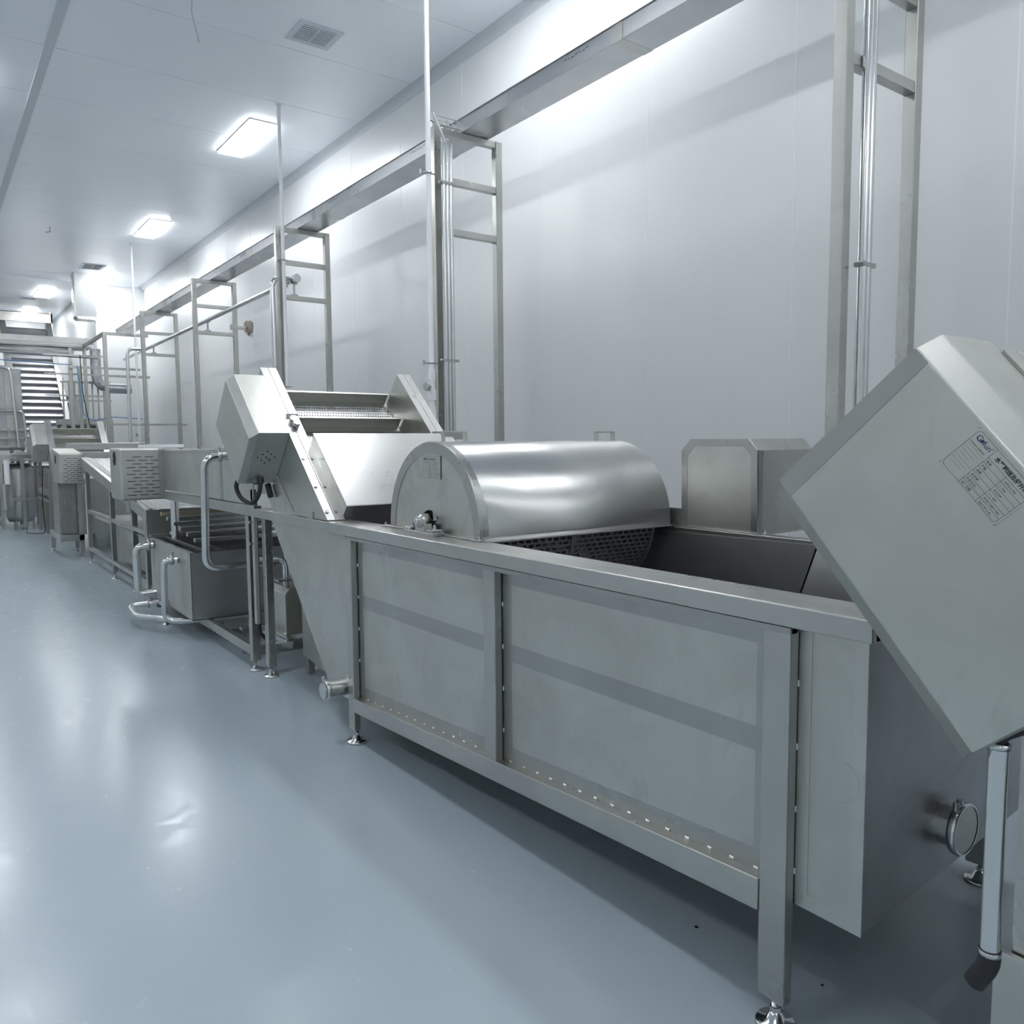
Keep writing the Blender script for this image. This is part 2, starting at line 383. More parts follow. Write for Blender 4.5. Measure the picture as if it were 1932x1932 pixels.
# end sheet beyond the near leg
e = MB().box((XS, .976, .342), (XS+.004, 1.155, 1.05)).build('end_panel', 'sheet', tank)
for y0, y1, z0, z1 in ((.976, 1.008, .342, 1.05), (1.120, 1.155, .342, 1.05), (1.008, 1.120, .342, .382)): band(e, y0, y1, z0, z1, mat='sheet_horizontal', nm='folded_border', h=.0015)
m = MB()
for k in range(20):
    a0, a1 = 2*PI*k/20 + 1.8, 2*PI*(k+.8)/20 + 1.8
    if k < 9: m.bar((XS-.0015, 1.04 + .05*math.cos(a0), .70 + .05*math.sin(a0)), (XS-.0015, 1.04 + .05*math.cos(a1), .70 + .05*math.sin(a1)), .0012, .001)
m.build('plugged_port_scar', 'dark_steel', e)
# weld beads along the lower rail and the uprights
m = MB()
def bead(x, y, z, r=.0045): m.cyl((x, y - r*1.6, z), (x, y + r*1.6, z), r, 6)
y = 1.27
while y < 3.63:
    if not 2.40 < y < 2.50: bead(XS-.001, y, zr(y) + .003)
    y += .075 + random.random()*.01
for yy in (1.157, 2.411, 3.648):
    z = .42
    while z < 1.0: m.cyl((XS-.001, yy, z), (XS-.001, yy, z+.016), .004, 6); z += .16
m.build('weld_beads', 'weld', tank, kind='stuff')
# slim dark shadow gap between post and sheet is real: posts stop 20 mm short of the sheet
MB().hexa([(1.70, 3.715, .20), (1.706, 3.715, .20), (1.706, 3.715, 1.05), (1.70, 3.715, 1.05)],
          [(1.70, 3.72, .20), (1.706, 3.72, .20), (1.706, 3.72, 1.05), (1.70, 3.72, 1.05)]).build('edge_strip', 'brushed_up', tank)
MB().prism([(1.712, 3.70, .19), (1.712, 4.02, .19), (1.712, 4.86, 1.045), (1.712, 3.70, 1.045)], (.005, 0, 0)).build('hopper_side', 'sheet', tank, bevel=.001)
MB().prism([(1.722, 4.02, .19), (1.722, 4.86, 1.05), (1.722, 4.875, 1.05), (1.722, 4.035, .18)], (1.22, 0, 0)).build('hopper_end', 'sheet', tank)
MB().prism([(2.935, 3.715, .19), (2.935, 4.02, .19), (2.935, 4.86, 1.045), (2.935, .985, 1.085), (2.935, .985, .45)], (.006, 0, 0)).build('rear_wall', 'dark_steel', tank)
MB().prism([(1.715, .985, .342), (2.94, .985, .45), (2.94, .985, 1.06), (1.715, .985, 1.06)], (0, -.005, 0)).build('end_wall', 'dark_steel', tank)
MB().prism([(1.715, .985, .345), (2.93, .985, .44), (2.93, 4.02, .20), (1.715, 4.02, .20)], (0, 0, .005)).build('bottom', 'shade_steel', tank)  # darkened steel deepens the shade beneath the tank
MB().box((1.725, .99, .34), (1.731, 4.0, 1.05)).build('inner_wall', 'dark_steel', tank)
def port(parent, p, ax, r, ln, nm='drain_port'):
    p = Vector(p); ax = Vector(ax)
    d = MB().cyl(p, p + ax*ln, r*.82, 24).lathe(p, ax, [(0, r*1.25), (.004, r*1.25), (.004, r*.82)], 28).build(nm, 'pipe', parent)
    MB().lathe(p + ax*ln*.78, ax, [(0, r*.82), (0, r), (.006, r*1.04), (.018, r*1.04), (.022, r), (.022, r*.93)], 28).build('blanking_cap', 'pipe', d)
    MB().lathe(p + ax*(ln*.78 + .0205), ax, [(0, r*.94), (.001, 0)], 28).build('cap_face', 'cover', d)
    s = ax.cross(Vector((0,0,1))).normalized(); q = p + ax*(ln*.78 + .012) + Vector((0,0,r*1.05)) + s*r*.35
    MB().cyl(q - s*.014, q + s*.02, .006, 8).cyl(q, q + Vector((0,0,.016)), .007, 8).cyl(q + s*.018 - Vector((0,0,.01)), q + s*.018 + Vector((0,0,.012)), .008, 8).build('clamp_bolt', 'cast', d)
port(tank, (1.712, 3.66 + .12, .265), (-1, 0, 0), .05, .15)
port(tank, (2.105, .985, .505), (0, -1, 0), .066, .048)
# chute standing inside the near end of the tank
ch = MB().prism([(2.1, 1.00, 1.30), (2.1, 1.372, 1.194), (2.1, 1.424, 1.049), (2.1, 1.398, 1.017), (2.1, 1.283, .93), (2.1, 1.10, .93), (2.1, 1.0, 1.1)], (.006, 0, 0)).build('chute', 'sheet', tank)
MB().prism([(2.1, 1.372, 1.194), (2.1, 1.424, 1.049), (2.1, 1.418, 1.049), (2.1, 1.366, 1.194)], (.7, 0, 0)).build('chute_front', 'sheet', ch)
m = MB(); perf(m, (1.78, 1.02, .62), (1.1, 0, 0), (0, .8, -.12), 40, 26, .7, .55); m.build('wire_mesh_floor', 'cast', tank, kind='stuff', recalc=False)

# ---- drum, bearing, hood
drum = thing('perforated_drum', 'dark perforated rotary drum under the domed hood of the washing tank', 'drum', (2.38, 3.13, 1.13))
m = MB()
def dr(a, b, r=.35, cy=3.13, cz=1.13, x0=1.86, x1=2.88): t = b*2*PI; return Vector((x0 + (x1-x0)*a, cy + r*math.cos(t), cz + r*math.sin(t)))
perf(m, dr, None, None, 26, 96, .72, .55); m.build('screen', 'dark_steel', drum, kind='stuff', recalc=False)
MB().cyl((1.80, 3.13, 1.14), (2.93, 3.13, 1.14), .022, 20).build('shaft', 'pipe', drum)
for x in (1.86, 2.37, 2.875): 
    m = MB()
    for k in range(6):
        a = k*PI/3 + .3; m.bar((x, 3.13, 1.13), (x, 3.13 + .34*math.cos(a), 1.13 + .34*math.sin(a)), .03, .01, (1,0,0))
    m.build('spoke_frame', 'dark_steel', drum)
def ringx(m, x, w, r0, r1, n=40, cy=3.13, cz=1.13):
    for k in range(n):
        a, b = 2*PI*k/n, 2*PI*(k+1)/n
        m.prism([(x, cy+r0*math.cos(a), cz+r0*math.sin(a)), (x, cy+r1*math.cos(a), cz+r1*math.sin(a)), (x, cy+r1*math.cos(b), cz+r1*math.sin(b)), (x, cy+r0*math.cos(b), cz+r0*math.sin(b))], (w, 0, 0))
for x in (1.85, 2.36, 2.87): m = MB(); ringx(m, x, .02, .325, .356); m.build('hoop', 'dark_steel', drum)
br = thing('pillow_block_bearing', 'cast pillow block bearing bolted on the tank rim in the hood arch', 'bearing', (1.79, 3.12, 1.106))
MB().box((1.752, 2.99, 1.104), (1.815, 3.25, 1.118)).box((1.756, 2.995, 1.118), (1.810, 3.05, 1.130)).box((1.756, 3.19, 1.118), (1.810, 3.245, 1.130)).build('base', 'cast', br, bevel=.003)
MB().lathe((1.748, 3.12, 1.162), (1, 0, 0), [(0, 0), (0, .020), (.003, .023), (.012, .023), (.013, .030), (.055, .031), (.06, .0)], 28).prism([(1.765, 3.075, 1.116), (1.765, 3.165, 1.116), (1.765, 3.155, 1.150), (1.765, 3.085, 1.150)], (.04, 0, 0)).build('housing', 'cast', br)
MB().lathe((1.742, 3.12, 1.162), (1, 0, 0), [(0, 0), (0, .014), (.01, .016), (.01, 0)], 20).build('shaft_end', 'pipe', br)
for yy in (3.02, 3.22): MB().lathe((1.783, yy, 1.130), (0, 0, 1), [(0, .010), (.008, .010), (.008, 0)], 6).cyl((1.783, yy, 1.134), (1.783, yy, 1.15), .006, 8).build('bolt', 'pipe', br)

hood = thing('domed_hood', 'half-cylinder stainless hood across the washing tank with two lifting handles', 'hood', (2.4, 3.13, 1.1))
HR, HY, HZ = .392, 3.13, 1.118
arc = [(HY + HR*math.cos(t*PI/40), HZ + HR*math.sin(t*PI/40)) for t in range(41)]
m = MB(); prof = [(HY + HR, 1.09)] + arc + [(HY - HR, 1.09)]; i0 = len(m.v)
for (yy, zz) in prof: m.v += [(1.84, yy, zz), (2.955, yy, zz)]
for k in range(len(prof)-1): m.f.append((2*k, 2*k+1, 2*k+3, 2*k+2)); m.sm.append(True)
sh = m.build('shell', 'hood', hood, recalc=False)
so = sh.modifiers.new('thick', 'SOLIDIFY'); so.thickness = .004; so.offset = 0
def archplate(x, hole=True):
    pts = [(HY + HR, 1.09)] + arc + [(HY - HR, 1.09)]
    if hole:
        cy = 3.15; pts += [(cy - .10, 1.09)] + [(cy - .10*math.cos(t*PI/14), 1.10 + .105*math.sin(t*PI/14)) for t in range(15)] + [(cy + .10, 1.09)]
    return MB().prism([(x, a, b) for a, b in pts], (.005, 0, 0))
archplate(1.835).build('end_plate', 'cover', hood)
archplate(2.95, False).build('end_plate', 'cover', hood)
m = MB()
for k in range(40):
    a, b = k*PI/40, (k+1)*PI/40
    m.prism([(1.832, HY + r*math.cos(t), HZ + r*math.sin(t)) for r, t in ((HR, a), (HR, b), (HR-.05, b), (HR-.05, a))], (.003, 0, 0))
for s in (1, -1): m.box((1.832, min(HY + s*HR, HY + s*(HR-.05)), 1.09), (1.835, max(HY + s*HR, HY + s*(HR-.05)), HZ))
m.build('rolled_edge', 'brushed_up', hood)
m = MB()
for k in range(40):
    a, b = k*PI/40, (k+1)*PI/40
    m.poly([(1.84, HY + (HR+.0035)*math.cos(a), HZ + (HR+.0035)*math.sin(a)), (1.87, HY + (HR+.0035)*math.cos(a), HZ + (HR+.0035)*math.sin(a)), (1.87, HY + (HR+.0035)*math.cos(b), HZ + (HR+.0035)*math.sin(b)), (1.84, HY + (HR+.0035)*math.cos(b), HZ + (HR+.0035)*math.sin(b))], True)
m.build('edge_band', 'brushed_up', hood, recalc=False)
MB().box((1.80, HY - HR - .035, 1.094), (2.975, HY - HR + .01, 1.099)).box((1.80, HY + HR - .01, 1.094), (2.975, HY + HR + .035, 1.099)).box((1.80, HY - HR - .03, 1.1055), (1.835, 3.04, 1.1095)).box((1.80, 3.26, 1.1055), (1.835, HY + HR + .03, 1.1095)).build('flange', 'shiny', hood, bevel=.001)
for x in (1.90, 2.82):
    MB().bar((x, HY, 1.505), (x, HY, 1.557), .028, .006, (1,0,0)).bar((x + .115, HY, 1.505), (x + .115, HY, 1.557), .028, .006, (1,0,0)).box((x - .003, HY - .014, 1.553), (x + .118, HY + .014, 1.559)).build('handle', 'cover', hood, bevel=.001)
for yy in (HY - HR - .015, HY + HR + .02): MB().lathe((1.815, yy, 1.108), (0,0,1), [(0, .008), (.006, .008), (.006, .004), (.016, .004), (.016, 0)], 8).build('bolt', 'pipe', hood)
MB().box((2.955, 3.00, 1.22), (2.98, 3.26, 1.30)).build('rear_bearing_guard', 'cover', hood)
# little rating plate on the hood
def textmesh(body, size, mat, place, name, parent, bold=0.0):
    cu = bpy.data.curves.new('t', 'FONT'); cu.body = body; cu.size = size; cu.offset = bold; cu.resolution_u = 3
    to = bpy.data.objects.new('t', cu); COL.objects.link(to)
    dg = bpy.context.evaluated_depsgraph_get(); me = bpy.data.meshes.new_from_object(to.evaluated_get(dg))
    vs = [tuple(v.co) for v in me.vertices]; fs = [tuple(p.vertices) for p in me.polygons]
    bpy.data.objects.remove(to); bpy.data.curves.remove(cu); bpy.data.meshes.remove(me)
    mb = MB(); mb.v = [tuple(place(v[0], v[1])) for v in vs]; mb.f = fs; mb.sm = [False]*len(fs)
    return mb
def merge(a, b):
    i = len(a.v); a.v += b.v; a.f += [tuple(k+i for k in f) for f in b.f]; a.sm += b.sm
def rating_plate(parent, P, w, h, title, full=True):
    """P(s,t,d) -> world point: s along the reading direction, t up, d out of the plate"""
    pl = MB().hexa([P(0,0,0), P(w,0,0), P(w,h,0), P(0,h,0)], [P(0,0,.0012), P(w,0,.0012), P(w,h,.0012), P(0,h,.0012)]).build('rating_plate', 'cover', parent)
    ink = MB(); blue = MB(); d = .0018
    def ln(a, b, t=None):
        t = t or w*.0035
        a = Vector(a); b = Vector(b); n = (b-a).normalized(); s = Vector((-n.y, n.x))*t/2
        ink.poly([P(q.x, q.y, d) for q in (a-s, b-s, b+s, a+s)])
    def tx(body, s, t, size, mb=None, bold=0.0):
        merge(ink if mb is None else mb, textmesh(body, size, 'ink', lambda a, b: P(s+a, t+b, d), 'x', None, bold))
    c = w*.03; x0, x1, y0, y1 = w*.03, w*.97, h*.04, h*.96
    for a, b in (((x0+c, y0), (x1-c, y0)), ((x1-c, y0), (x1, y0+c)), ((x1, y0+c), (x1, y1-c)), ((x1, y1-c), (x1-c, y1)), ((x1-c, y1), (x0+c, y1)), ((x0+c, y1), (x0, y1-c)), ((x0, y1-c), (x0, y0+c)), ((x0, y0+c), (x0+c, y0))): ln(a, b)
    xm = w*.34; ln((xm, y0), (xm, y1)); ln((w*.64, y0), (w*.64, h*.74))
    for k in range(6): ln((xm, h*(.74 - .117*k)), (x1, h*(.74 - .117*k)))
    tx('G', w*.065, h*.80, h*.17, blue, .0); tx('fun', w*.175, h*.80, h*.165, blue); tx('®', w*.295, h*.88, h*.05, blue)
    dot = [P(w*.155 + h*.038*math.cos(k*PI/8), h*.85 + h*.038*math.sin(k*PI/8), d) for k in range(16)]; blue.poly(dot)
    tx(title, w*.40, h*.80, h*.105, None, .0003 if full else 0)
    for k, (a, b) in enumerate((('型号', 'GFTS-L/750'), ('产能', '1  T/H'), ('材质', 'SUS304'), ('总功率', '1.1  kW'), ('外形尺寸', '4150*1280*1760'), ('出厂日期', '2023 年 6 月'))):
        tx(a, w*.36, h*(.655 - .117*k), h*.062); tx(b, w*.67, h*(.655 - .117*k), h*.060)
    for k in range(7): 
        if k in (0,): tx('专业果蔬加工设备制造商', w*.05, h*.70, h*.035)
        ln((w*.055, h*(.66 - .075*k)), (w*(.31 - .03*((k*5) % 4)), h*(.66 - .075*k)), w*.0022)
    ink.build('plate_print', 'ink', pl, recalc=False); blue.build('plate_logo', 'ink_blue', pl, recalc=False)
    for s, t in ((w*.012, h*.02), (w*.988, h*.02), (w*.988, h*.98), (w*.012, h*.98)):
        a = P(s, t, .001); b = P(s, t, .004); MB().cyl(a, b, w*.009, 8).build('rivet', 'cast', pl)
rating_plate(hood, lambda s, t, d: Vector((1.832 - d, 3.20 - s, 1.345 + t)), .155, .105, '鼓泡清洗机', False)

# ---- chamfered motor cover at the back of the tank
mc = thing('motor_cover', 'upright box cover with chamfered corners on the rear rim of the tank', 'cover', (3.15, 2.45, 1.09))
pf = [(2.671, 1.095), (2.675, 1.46), (2.62, 1.514), (2.286, 1.513), (2.237, 1.463), (2.229, 1.092)]
bd = MB().prism([(2.965, a, b) for a, b in pf], (.41, 0, 0)).build('body', 'cover', mc, bevel=.003)
cy_, cz_ = 2.452, 1.30
inner = [(cy_ + (a-cy_)*.84, cz_ + (b-cz_)*(.84 if b > 1.2 else 1.0)) for a, b in pf]
m = MB()
for k in range(5): m.prism([(2.9635, *pf[k]), (2.9635, *pf[k+1]), (2.9635, *inner[k+1]), (2.9635, *inner[k])], (.0015, 0, 0))
m.build('folded_border', 'brushed_up', mc)
MB().box((2.968, 2.2275, 1.095), (2.995, 2.2288, 1.46)).build('corner_strip', 'brushed_up', mc)
MB().box((2.94, 2.19, 1.0925), (3.42, 2.69, 1.0945)).build('flange', 'shiny', mc)
for p in ((2.985, 2.21), (3.2, 2.21)): MB().lathe((p[0], p[1], 1.0945), (0,0,1), [(0, .009), (.007, .009), (.007, .005), (.02, .005), (.02, 0)], 8).build('bolt', 'pipe', mc)

# ================================================================ INCLINED FLIGHT CONVEYORS
def cover_on(parent, P, u0, v0, U, V, xf, xb, c, low=.0, vents=True, mat='cover', clip=.03):
    """P(x,u,v). motor housing on the side of an inclined conveyor, front face chamfered along its upper edge"""
    F = [(u0, v0), (u0+U, v0), (u0+U, v0+V), (u0, v0+V)]
    m = MB()
    a = [P(xf, u0, v0), P(xf, u0+U, v0), P(xf, u0+U, v0+V-.0), P(xf, u0, v0+V)]
    v1 = v0 + V + c; v_ = v0 - low
    b = [P(xf+c, u0-.004, v_), P(xf+c, u0+U, v_), P(xf+c, u0+U, v1), P(xf+c, u0-.004, v1)]
    bk = [P(xb, u0-.004, v_), P(xb, u0+U, v_), P(xb, u0+U, v1), P(xb, u0-.004, v1)]
    m.poly(a)
    for k in range(4): j = (k+1) % 4; m.poly([a[k], b[k], b[j], a[j]]); m.poly([b[k], bk[k], bk[j], b[j]])
    m.poly(list(reversed(bk)))
    bm = m.build('motor_housing', mat, parent)
    bmm = bmesh.new(); bmm.from_mesh(bm.data); bmesh.ops.remove_doubles(bmm, verts=bmm.verts, dist=1e-5); bmesh.ops.recalc_face_normals(bmm, faces=bmm.faces); bmm.to_mesh(bm.data); bmm.free()
    bv = bm.modifiers.new('bevel', 'BEVEL'); bv.width = .003; bv.segments = 2; bv.limit_method = 'ANGLE'
    if vents:
        k = 0
        m = MB()
        for i in range(-3, 4):
            for j in range(-2, 3):
                if (i + j) % 2 == 0 and abs(i) + abs(j)*1.2 < 4.2:
                    x = (xf + xb)/2 + .012 + j*.024; v = v0 + V*.60 + i*.022
                    p = P(x, u0-.003, v); q = P(x, u0-.0055, v); m.cyl(p, q, .0045, 8)
        m.build('vent_holes', 'hole', bm, kind='stuff')
    return bm
def make_elevator(name, label, O, ang, x0, x1, ut, cv, sw=.105, fl_u=(1.28, 1.03, .78, .53, .28, .03), guard=True, mat='shiny', ub=-.55, fd=.32, cat='conveyor', cover=True, clip=None):
    a = math.radians(ang); cu, su = math.cos(a), math.sin(a)
    P = lambda x, u, v: Vector((x, O[0] + u*cu - v*su, O[1] + u*su + v*cu))
    t = thing(name, label, cat, P((x0+x1)/2, 0, 0))
    def qbox(u0, u1, v0, v1, xa, xb): return ([P(xa,u0,v0), P(xb,u0,v0), P(xb,u0,v1), P(xa,u0,v1)], [P(xa,u1,v0), P(xb,u1,v0), P(xb,u1,v1), P(xa,u1,v1)])
    for xa, xb, s in ((x0, x0+sw, 0), (x1-sw, x1, 1)):
        f = MB().hexa(*qbox(ub, ut, -fd, 0, xa + (.0 if s else 0), xa + .006 if not s else xb)).build('side_frame', 'cover', t, bevel=.002) if False else None
        # outer plate, inner plate and capping strip with a fold line
        uc = ub
        if clip is None: side = MB().hexa(*qbox(ub, ut, -fd, -.002, xa, xb)).build('side_frame', 'cover', t, bevel=.002)
        else:                                   # the frame ends level on the tank rim; a narrower tongue goes on down inside
            uc = (clip - O[1] + .003) / su
            lo = (clip - O[1] + fd*cu) / su
            side = MB().prism([P(xa, uc, -.002), P(xa, ut, -.002), P(xa, ut, -fd), P(xa, lo, -fd)], (xb-xa, 0, 0)).build('side_frame', 'cover', t, bevel=.002)
            MB().hexa(*qbox(ub, lo, -.30, -.12, (xb-.005) if not s else xa-.02, (xb+.02) if not s else xa+.005)).build('inner_frame', 'dark_steel', side)
        xm = xa + (xb-xa)*.48
        MB().hexa(*qbox(uc, ut, -.002, .002, xa-.002, xm-.0025)).build('capping_strip', mat, side, bevel=.001)
        MB().hexa(*qbox(uc, ut, -.002, .002, xm+.0025, xb+.002)).build('capping_strip', mat, side, bevel=.001)
        for u in (.06, .25, .47):
            for xx in (xa+.016, xb-.028): MB().cyl(P(xx, u, .002), P(xx, u, .008), .010, 8).build('bolt', 'cast', side)
    xi0, xi1 = x0+sw, x1-sw
    for u in fl_u:
        m = MB().hexa(*qbox(u-.004, u, -.25, -.165, xi0+.01, xi1-.01)); m.hexa(*qbox(u-.05, u, -.25, -.246, xi0+.01, xi1-.01))
        m.hexa(*qbox(u-.016, u, -.168, -.165, xi0+.01, xi1-.01)); fl = m.build('flight', 'cover', t)
    m = MB(); n = int((ut - ub)/.022)
    perf(m, P(xi0+.005, ub, -.252), Vector((xi1-xi0-.01, 0, 0)), P(0, ut-.02, 0) - P(0, ub, 0), 46, n, .6, .55); m.build('perforated_belt', mat, t, kind='stuff', recalc=False)
    MB().cyl(P(xi0, ut-.10, -.30), P(xi1, ut-.10, -.30), .05, 20).build('head_roller', 'dark_steel', t)
    MB().hexa(*qbox(ub, ut-.15, -.36, -.355, xi0, xi1)).build('belly_sheet', 'dark_steel', t)
    if cover:
        h = cover_on(t, P, *cv); 
    return t, P
E1, P1 = make_elevator('flight_conveyor', 'bright inclined flight conveyor rising out of the far end of the washing tank', (3.93, 1.11), 42.2, 1.68, 2.70, 1.28,
                       (.675, -.378, .515, .345, 1.457, 1.68, .045), clip=1.107, sw=.095)
# splash guard on the conveyor
g = MB()
q = lambda u0, u1, v0, v1, xa, xb: ([P1(xa,u0,v0), P1(xb,u0,v0), P1(xb,u0,v1), P1(xa,u0,v1)], [P1(xa,u1,v0), P1(xb,u1,v0), P1(xb,u1,v1), P1(xa,u1,v1)])
gd = MB().hexa(*q(.03, .60, .068, .074, 1.775, 2.68)).build('splash_guard', 'shiny', E1, bevel=.002)
MB().hexa(*q(.03, .585, .002, .068, 1.775, 1.779)).build('guard_side', 'cover', gd)
MB().hexa(*q(.026, .03, -.13, .072, 1.775, 2.68)).build('guard_apron', 'dark_steel', gd)  # darker steel stands for the tank interior reflected in it
MB().box((2.60, 4.30, 1.53), (2.78, 4.42, 1.58)).build('guard_hinge', 'cover', gd, bevel=.002)
# knob and fittings on the left capping strip
pk = P1(1.735, .78, .002)
MB().cyl(pk, P1(1.735, .78, .03), .026, 16).cyl(P1(1.735, .74, .01), P1(1.735, .74, .034), .02, 16).box(tuple(P1(1.70, .80, .0)), tuple(P1(1.70, .80, .0) + Vector((.07, .03, .035)))).build('tension_knob', 'cast', E1, bevel=.002)
# triangular side apron below the frame with folded seam
MB().prism([P1(1.674, .36, -.30), P1(1.674, .98, -.32), P1(1.674, .80, -.52), (1.674, 4.72, 1.109), (1.674, 4.20, 1.109), P1(1.674, .12, -.16), P1(1.674, .16, -.10)], (.006, 0, 0)).build('side_apron', 'cover', E1, bevel=.001)
# black supply hose looping out of the housing
m = MB().tube([P1(1.58, .675, -.33), P1(1.57, .60, -.38), P1(1.54, .58, -.46), P1(1.50, .68, -.51), P1(1.48, .76, -.47), P1(1.52, .77, -.40)], .013, 12, .09); m.build('cable_loop', 'rubber', E1)
MB().cyl(P1(1.58, .69, -.33), P1(1.58, .65, -.35), .02, 12).cyl(P1(1.65, .70, -.42), P1(1.65, .62, -.44), .018, 12).build('cable_gland', 'rubber', E1)

E2, P2_ = make_elevator('flight_conveyor', 'smaller-looking inclined flight conveyor far behind, in front of the steep slat elevator', (3.93 + 10.9, 1.09), 42.2, 1.70, 2.60, 1.28,
                       (.675, -.378, .515, .345, 1.475, 1.70, .045), clip=1.13, sw=.095)
E2['group'] = 'inclined flight conveyors'; E1['group'] = 'inclined flight conveyors'

# near conveyor with the big housing at the right edge
A0 = math.radians(48.8)
B0 = (0.612, 0.976); u0_, v0_ = .77, -.40
O0 = (B0[0] - (u0_*math.cos(A0) - v0_*math.sin(A0)), B0[1] - (u0_*math.sin(A0) + v0_*math.cos(A0)))
E0, P0 = make_elevator('flight_conveyor', 'feed conveyor at the right edge with a large tilted motor housing and rating plate', O0, 48.8, 1.62, 2.75, 1.335,
                       (u0_, v0_, .593, .36, 1.40, 1.62, .036, .042, False), ub=-.5, fl_u=(1.3, 1.05, .8, .55, .3, .05, -.2), mat='cover', fd=.28)
E0['group'] = 'inclined flight conveyors'
hs = [c for c in E0.children if c.name.startswith('motor_housing')][0]
def strip(u0, v0, u1, v1, u2, v2, u3, v3, nm='ground_edge', mat='brushed'):
    MB().hexa([P0(1.399, u_, v_) for u_, v_ in ((u0,v0),(u1,v1),(u2,v2),(u3,v3))], [P0(1.4, u_, v_) for u_, v_ in ((u0,v0),(u1,v1),(u2,v2),(u3,v3))]).build(nm, mat, hs)
uu, vv = u0_, v0_
strip(uu+.593-.042, vv, uu+.593, vv, uu+.593, vv+.36, uu+.593-.035, vv+.36)
strip(uu, vv, uu+.045, vv+.0, uu+.04, vv+.36, uu, vv+.36, mat='cover')
rating_plate(hs, lambda s, t, d: P0(1.4 - d, uu + .416 - s, vv + .267 + t), .140, .0865, '水平输送及提升机')
# its supports
lg = MB().box((1.64, .555, .07), (1.70, .632, .95)).build('leg', 'tube', E0, bevel=.003); foot(lg, 1.67, .593, .07)
lg = MB().box((2.66, .545, .07), (2.72, .610, .95)).build('leg', 'tube', E0, bevel=.003); foot(lg, 2.69, .577, .07)
MB().box((1.62, .10, .10), (1.635, .655, .52)).build('skirt_panel', 'sheet', E0, bevel=.002)
MB().box((1.635, -.6, .10), (2.7, -.54, .16)).box((1.64, -.6, .0), (1.70, -.54, .3)).box((2.64, -.6, 0), (2.70, -.54, .3)).box((1.64, -.54, .10), (1.70, .545, .16)).box((2.66, -.54, .10), (2.72, .545, .16)).build('base_frame', 'tube', E0, bevel=.003)
MB().bar((1.67, .577, .93), (1.67, .577, .99), .09, .05).build('bracket', 'hole', E0)
cd = thing('cable_conduit', 'bright steel cable conduit with black rubber end under the near motor housing', 'conduit', (1.45, .595, .62))
MB().cyl((1.45, .592, .615), (1.45, .592, .985), .016, 24, caps=False).build('tube', 'pipe', cd)
for z in (.610, .978): MB().lathe((1.45, .592, z), (0,0,1), [(0, .015), (0, .0182), (.008, .0182), (.010, .015)], 24).build('collar', 'pipe', cd)
MB().tube([(1.45, .592, .62), (1.45, .592, .59), (1.447, .614, .548)], .0178, 16, .02).build('rubber_end', 'rubber', cd)
MB().tube([(1.45, .592, .97), (1.45, .592, 1.0), (1.47, .56, 1.02), (1.53, .52, 1.03)], .012, 12, .03).build('black_cable', 'rubber', cd)

# ================================================================ SUPPORT FRAMES, TRAY, PIPES ON THE RIGHT WALL
LY = (2.035, 5.37, 8.70, 12.02, 15.35)
LL = ('cable support frame nearest the camera, behind the big tilted housing', 'cable support frame behind the domed hood, carrying a wire basket of cables',
      'cable support frame behind the bright inclined conveyor', 'cable support frame beside the torn brown wall seal', 'farthest cable support frame, beside the far white drop pipe')
f0 = None
for y, lab in zip(LY, LL):
    if f0 is None:
        f0 = thing('support_frame', lab, 'frame', (3.51, y, 0), 'ladder-like cable support frames along the right wall')
        for x in (3.23, 3.79):
            p = MB().box((x-.03, y-.03, .01), (x+.03, y+.03, 3.855)).build('post', 'tube', f0, bevel=.004)
            MB().box((x-.06, y-.06, 0), (x+.06, y+.06, .01)).build('base_plate', 'tube', p)
        for zt in (3.855, 3.508, 3.134): MB().box((3.26, y-.025, zt-.05), (3.76, y+.025, zt)).build('cross_bar', 'rail', f0, bevel=.003)
    else: dup(f0, (0, y - LY[0], 0), lab)
tr = thing('cable_tray', 'long closed steel cable tray running along the wall on the support frames', 'tray', (3.57, 8, 3.86))
MB().box((3.45, -4.8, 3.858), (3.70, 18.9, 3.958)).build('trough', 'tray', tr, bevel=.002)
for k in range(10): MB().box((3.447, -3 + 2.2*k, 3.857), (3.703, -2.92 + 2.2*k, 3.961)).build('joint_plate', 'rail', tr)
MB().box((3.44, -4.8, 3.958), (3.71, 18.9, 3.964)).build('lid', 'tray', tr, bevel=.001)
m = MB()
for y in (5.9, 7.6, 10.4, 3.9): 
    for k in range(7): m.bar((3.4485, y + k*.035, 3.93 - .006*(k % 3)), (3.4485, y + .02 + k*.035, 3.935 - .006*((k+1) % 3)), .002, .002)
m.build('pen_marks', 'ink', tr, kind='stuff')

# wire basket with cables on frame two
wb = thing('wire_basket', 'small wire cable basket with dark cables on the frame top behind the hood', 'basket', (3.4, 5.37, 3.86))
for z in (3.86, 3.93):
    for yy in (5.34, 5.41): MB().cyl((3.20, yy, z), (3.62, yy, z), .003, 6).build('wire', 'pipe', wb)
for k in range(5):
    x = 3.22 + k*.095; MB().tube([(x, 5.34, 3.93), (x, 5.34, 3.86), (x, 5.41, 3.86), (x, 5.41, 3.93)], .004, 6).build('hoop', 'pipe', wb)
for k in range(3): MB().tube([(3.17, 5.36, 3.90), (3.25, 5.35 + .02*k, 3.875 + .01*k), (3.6, 5.36 + .02*k, 3.872 + .01*k)], .009, 8, .03).build('cable', 'dark_steel', wb)

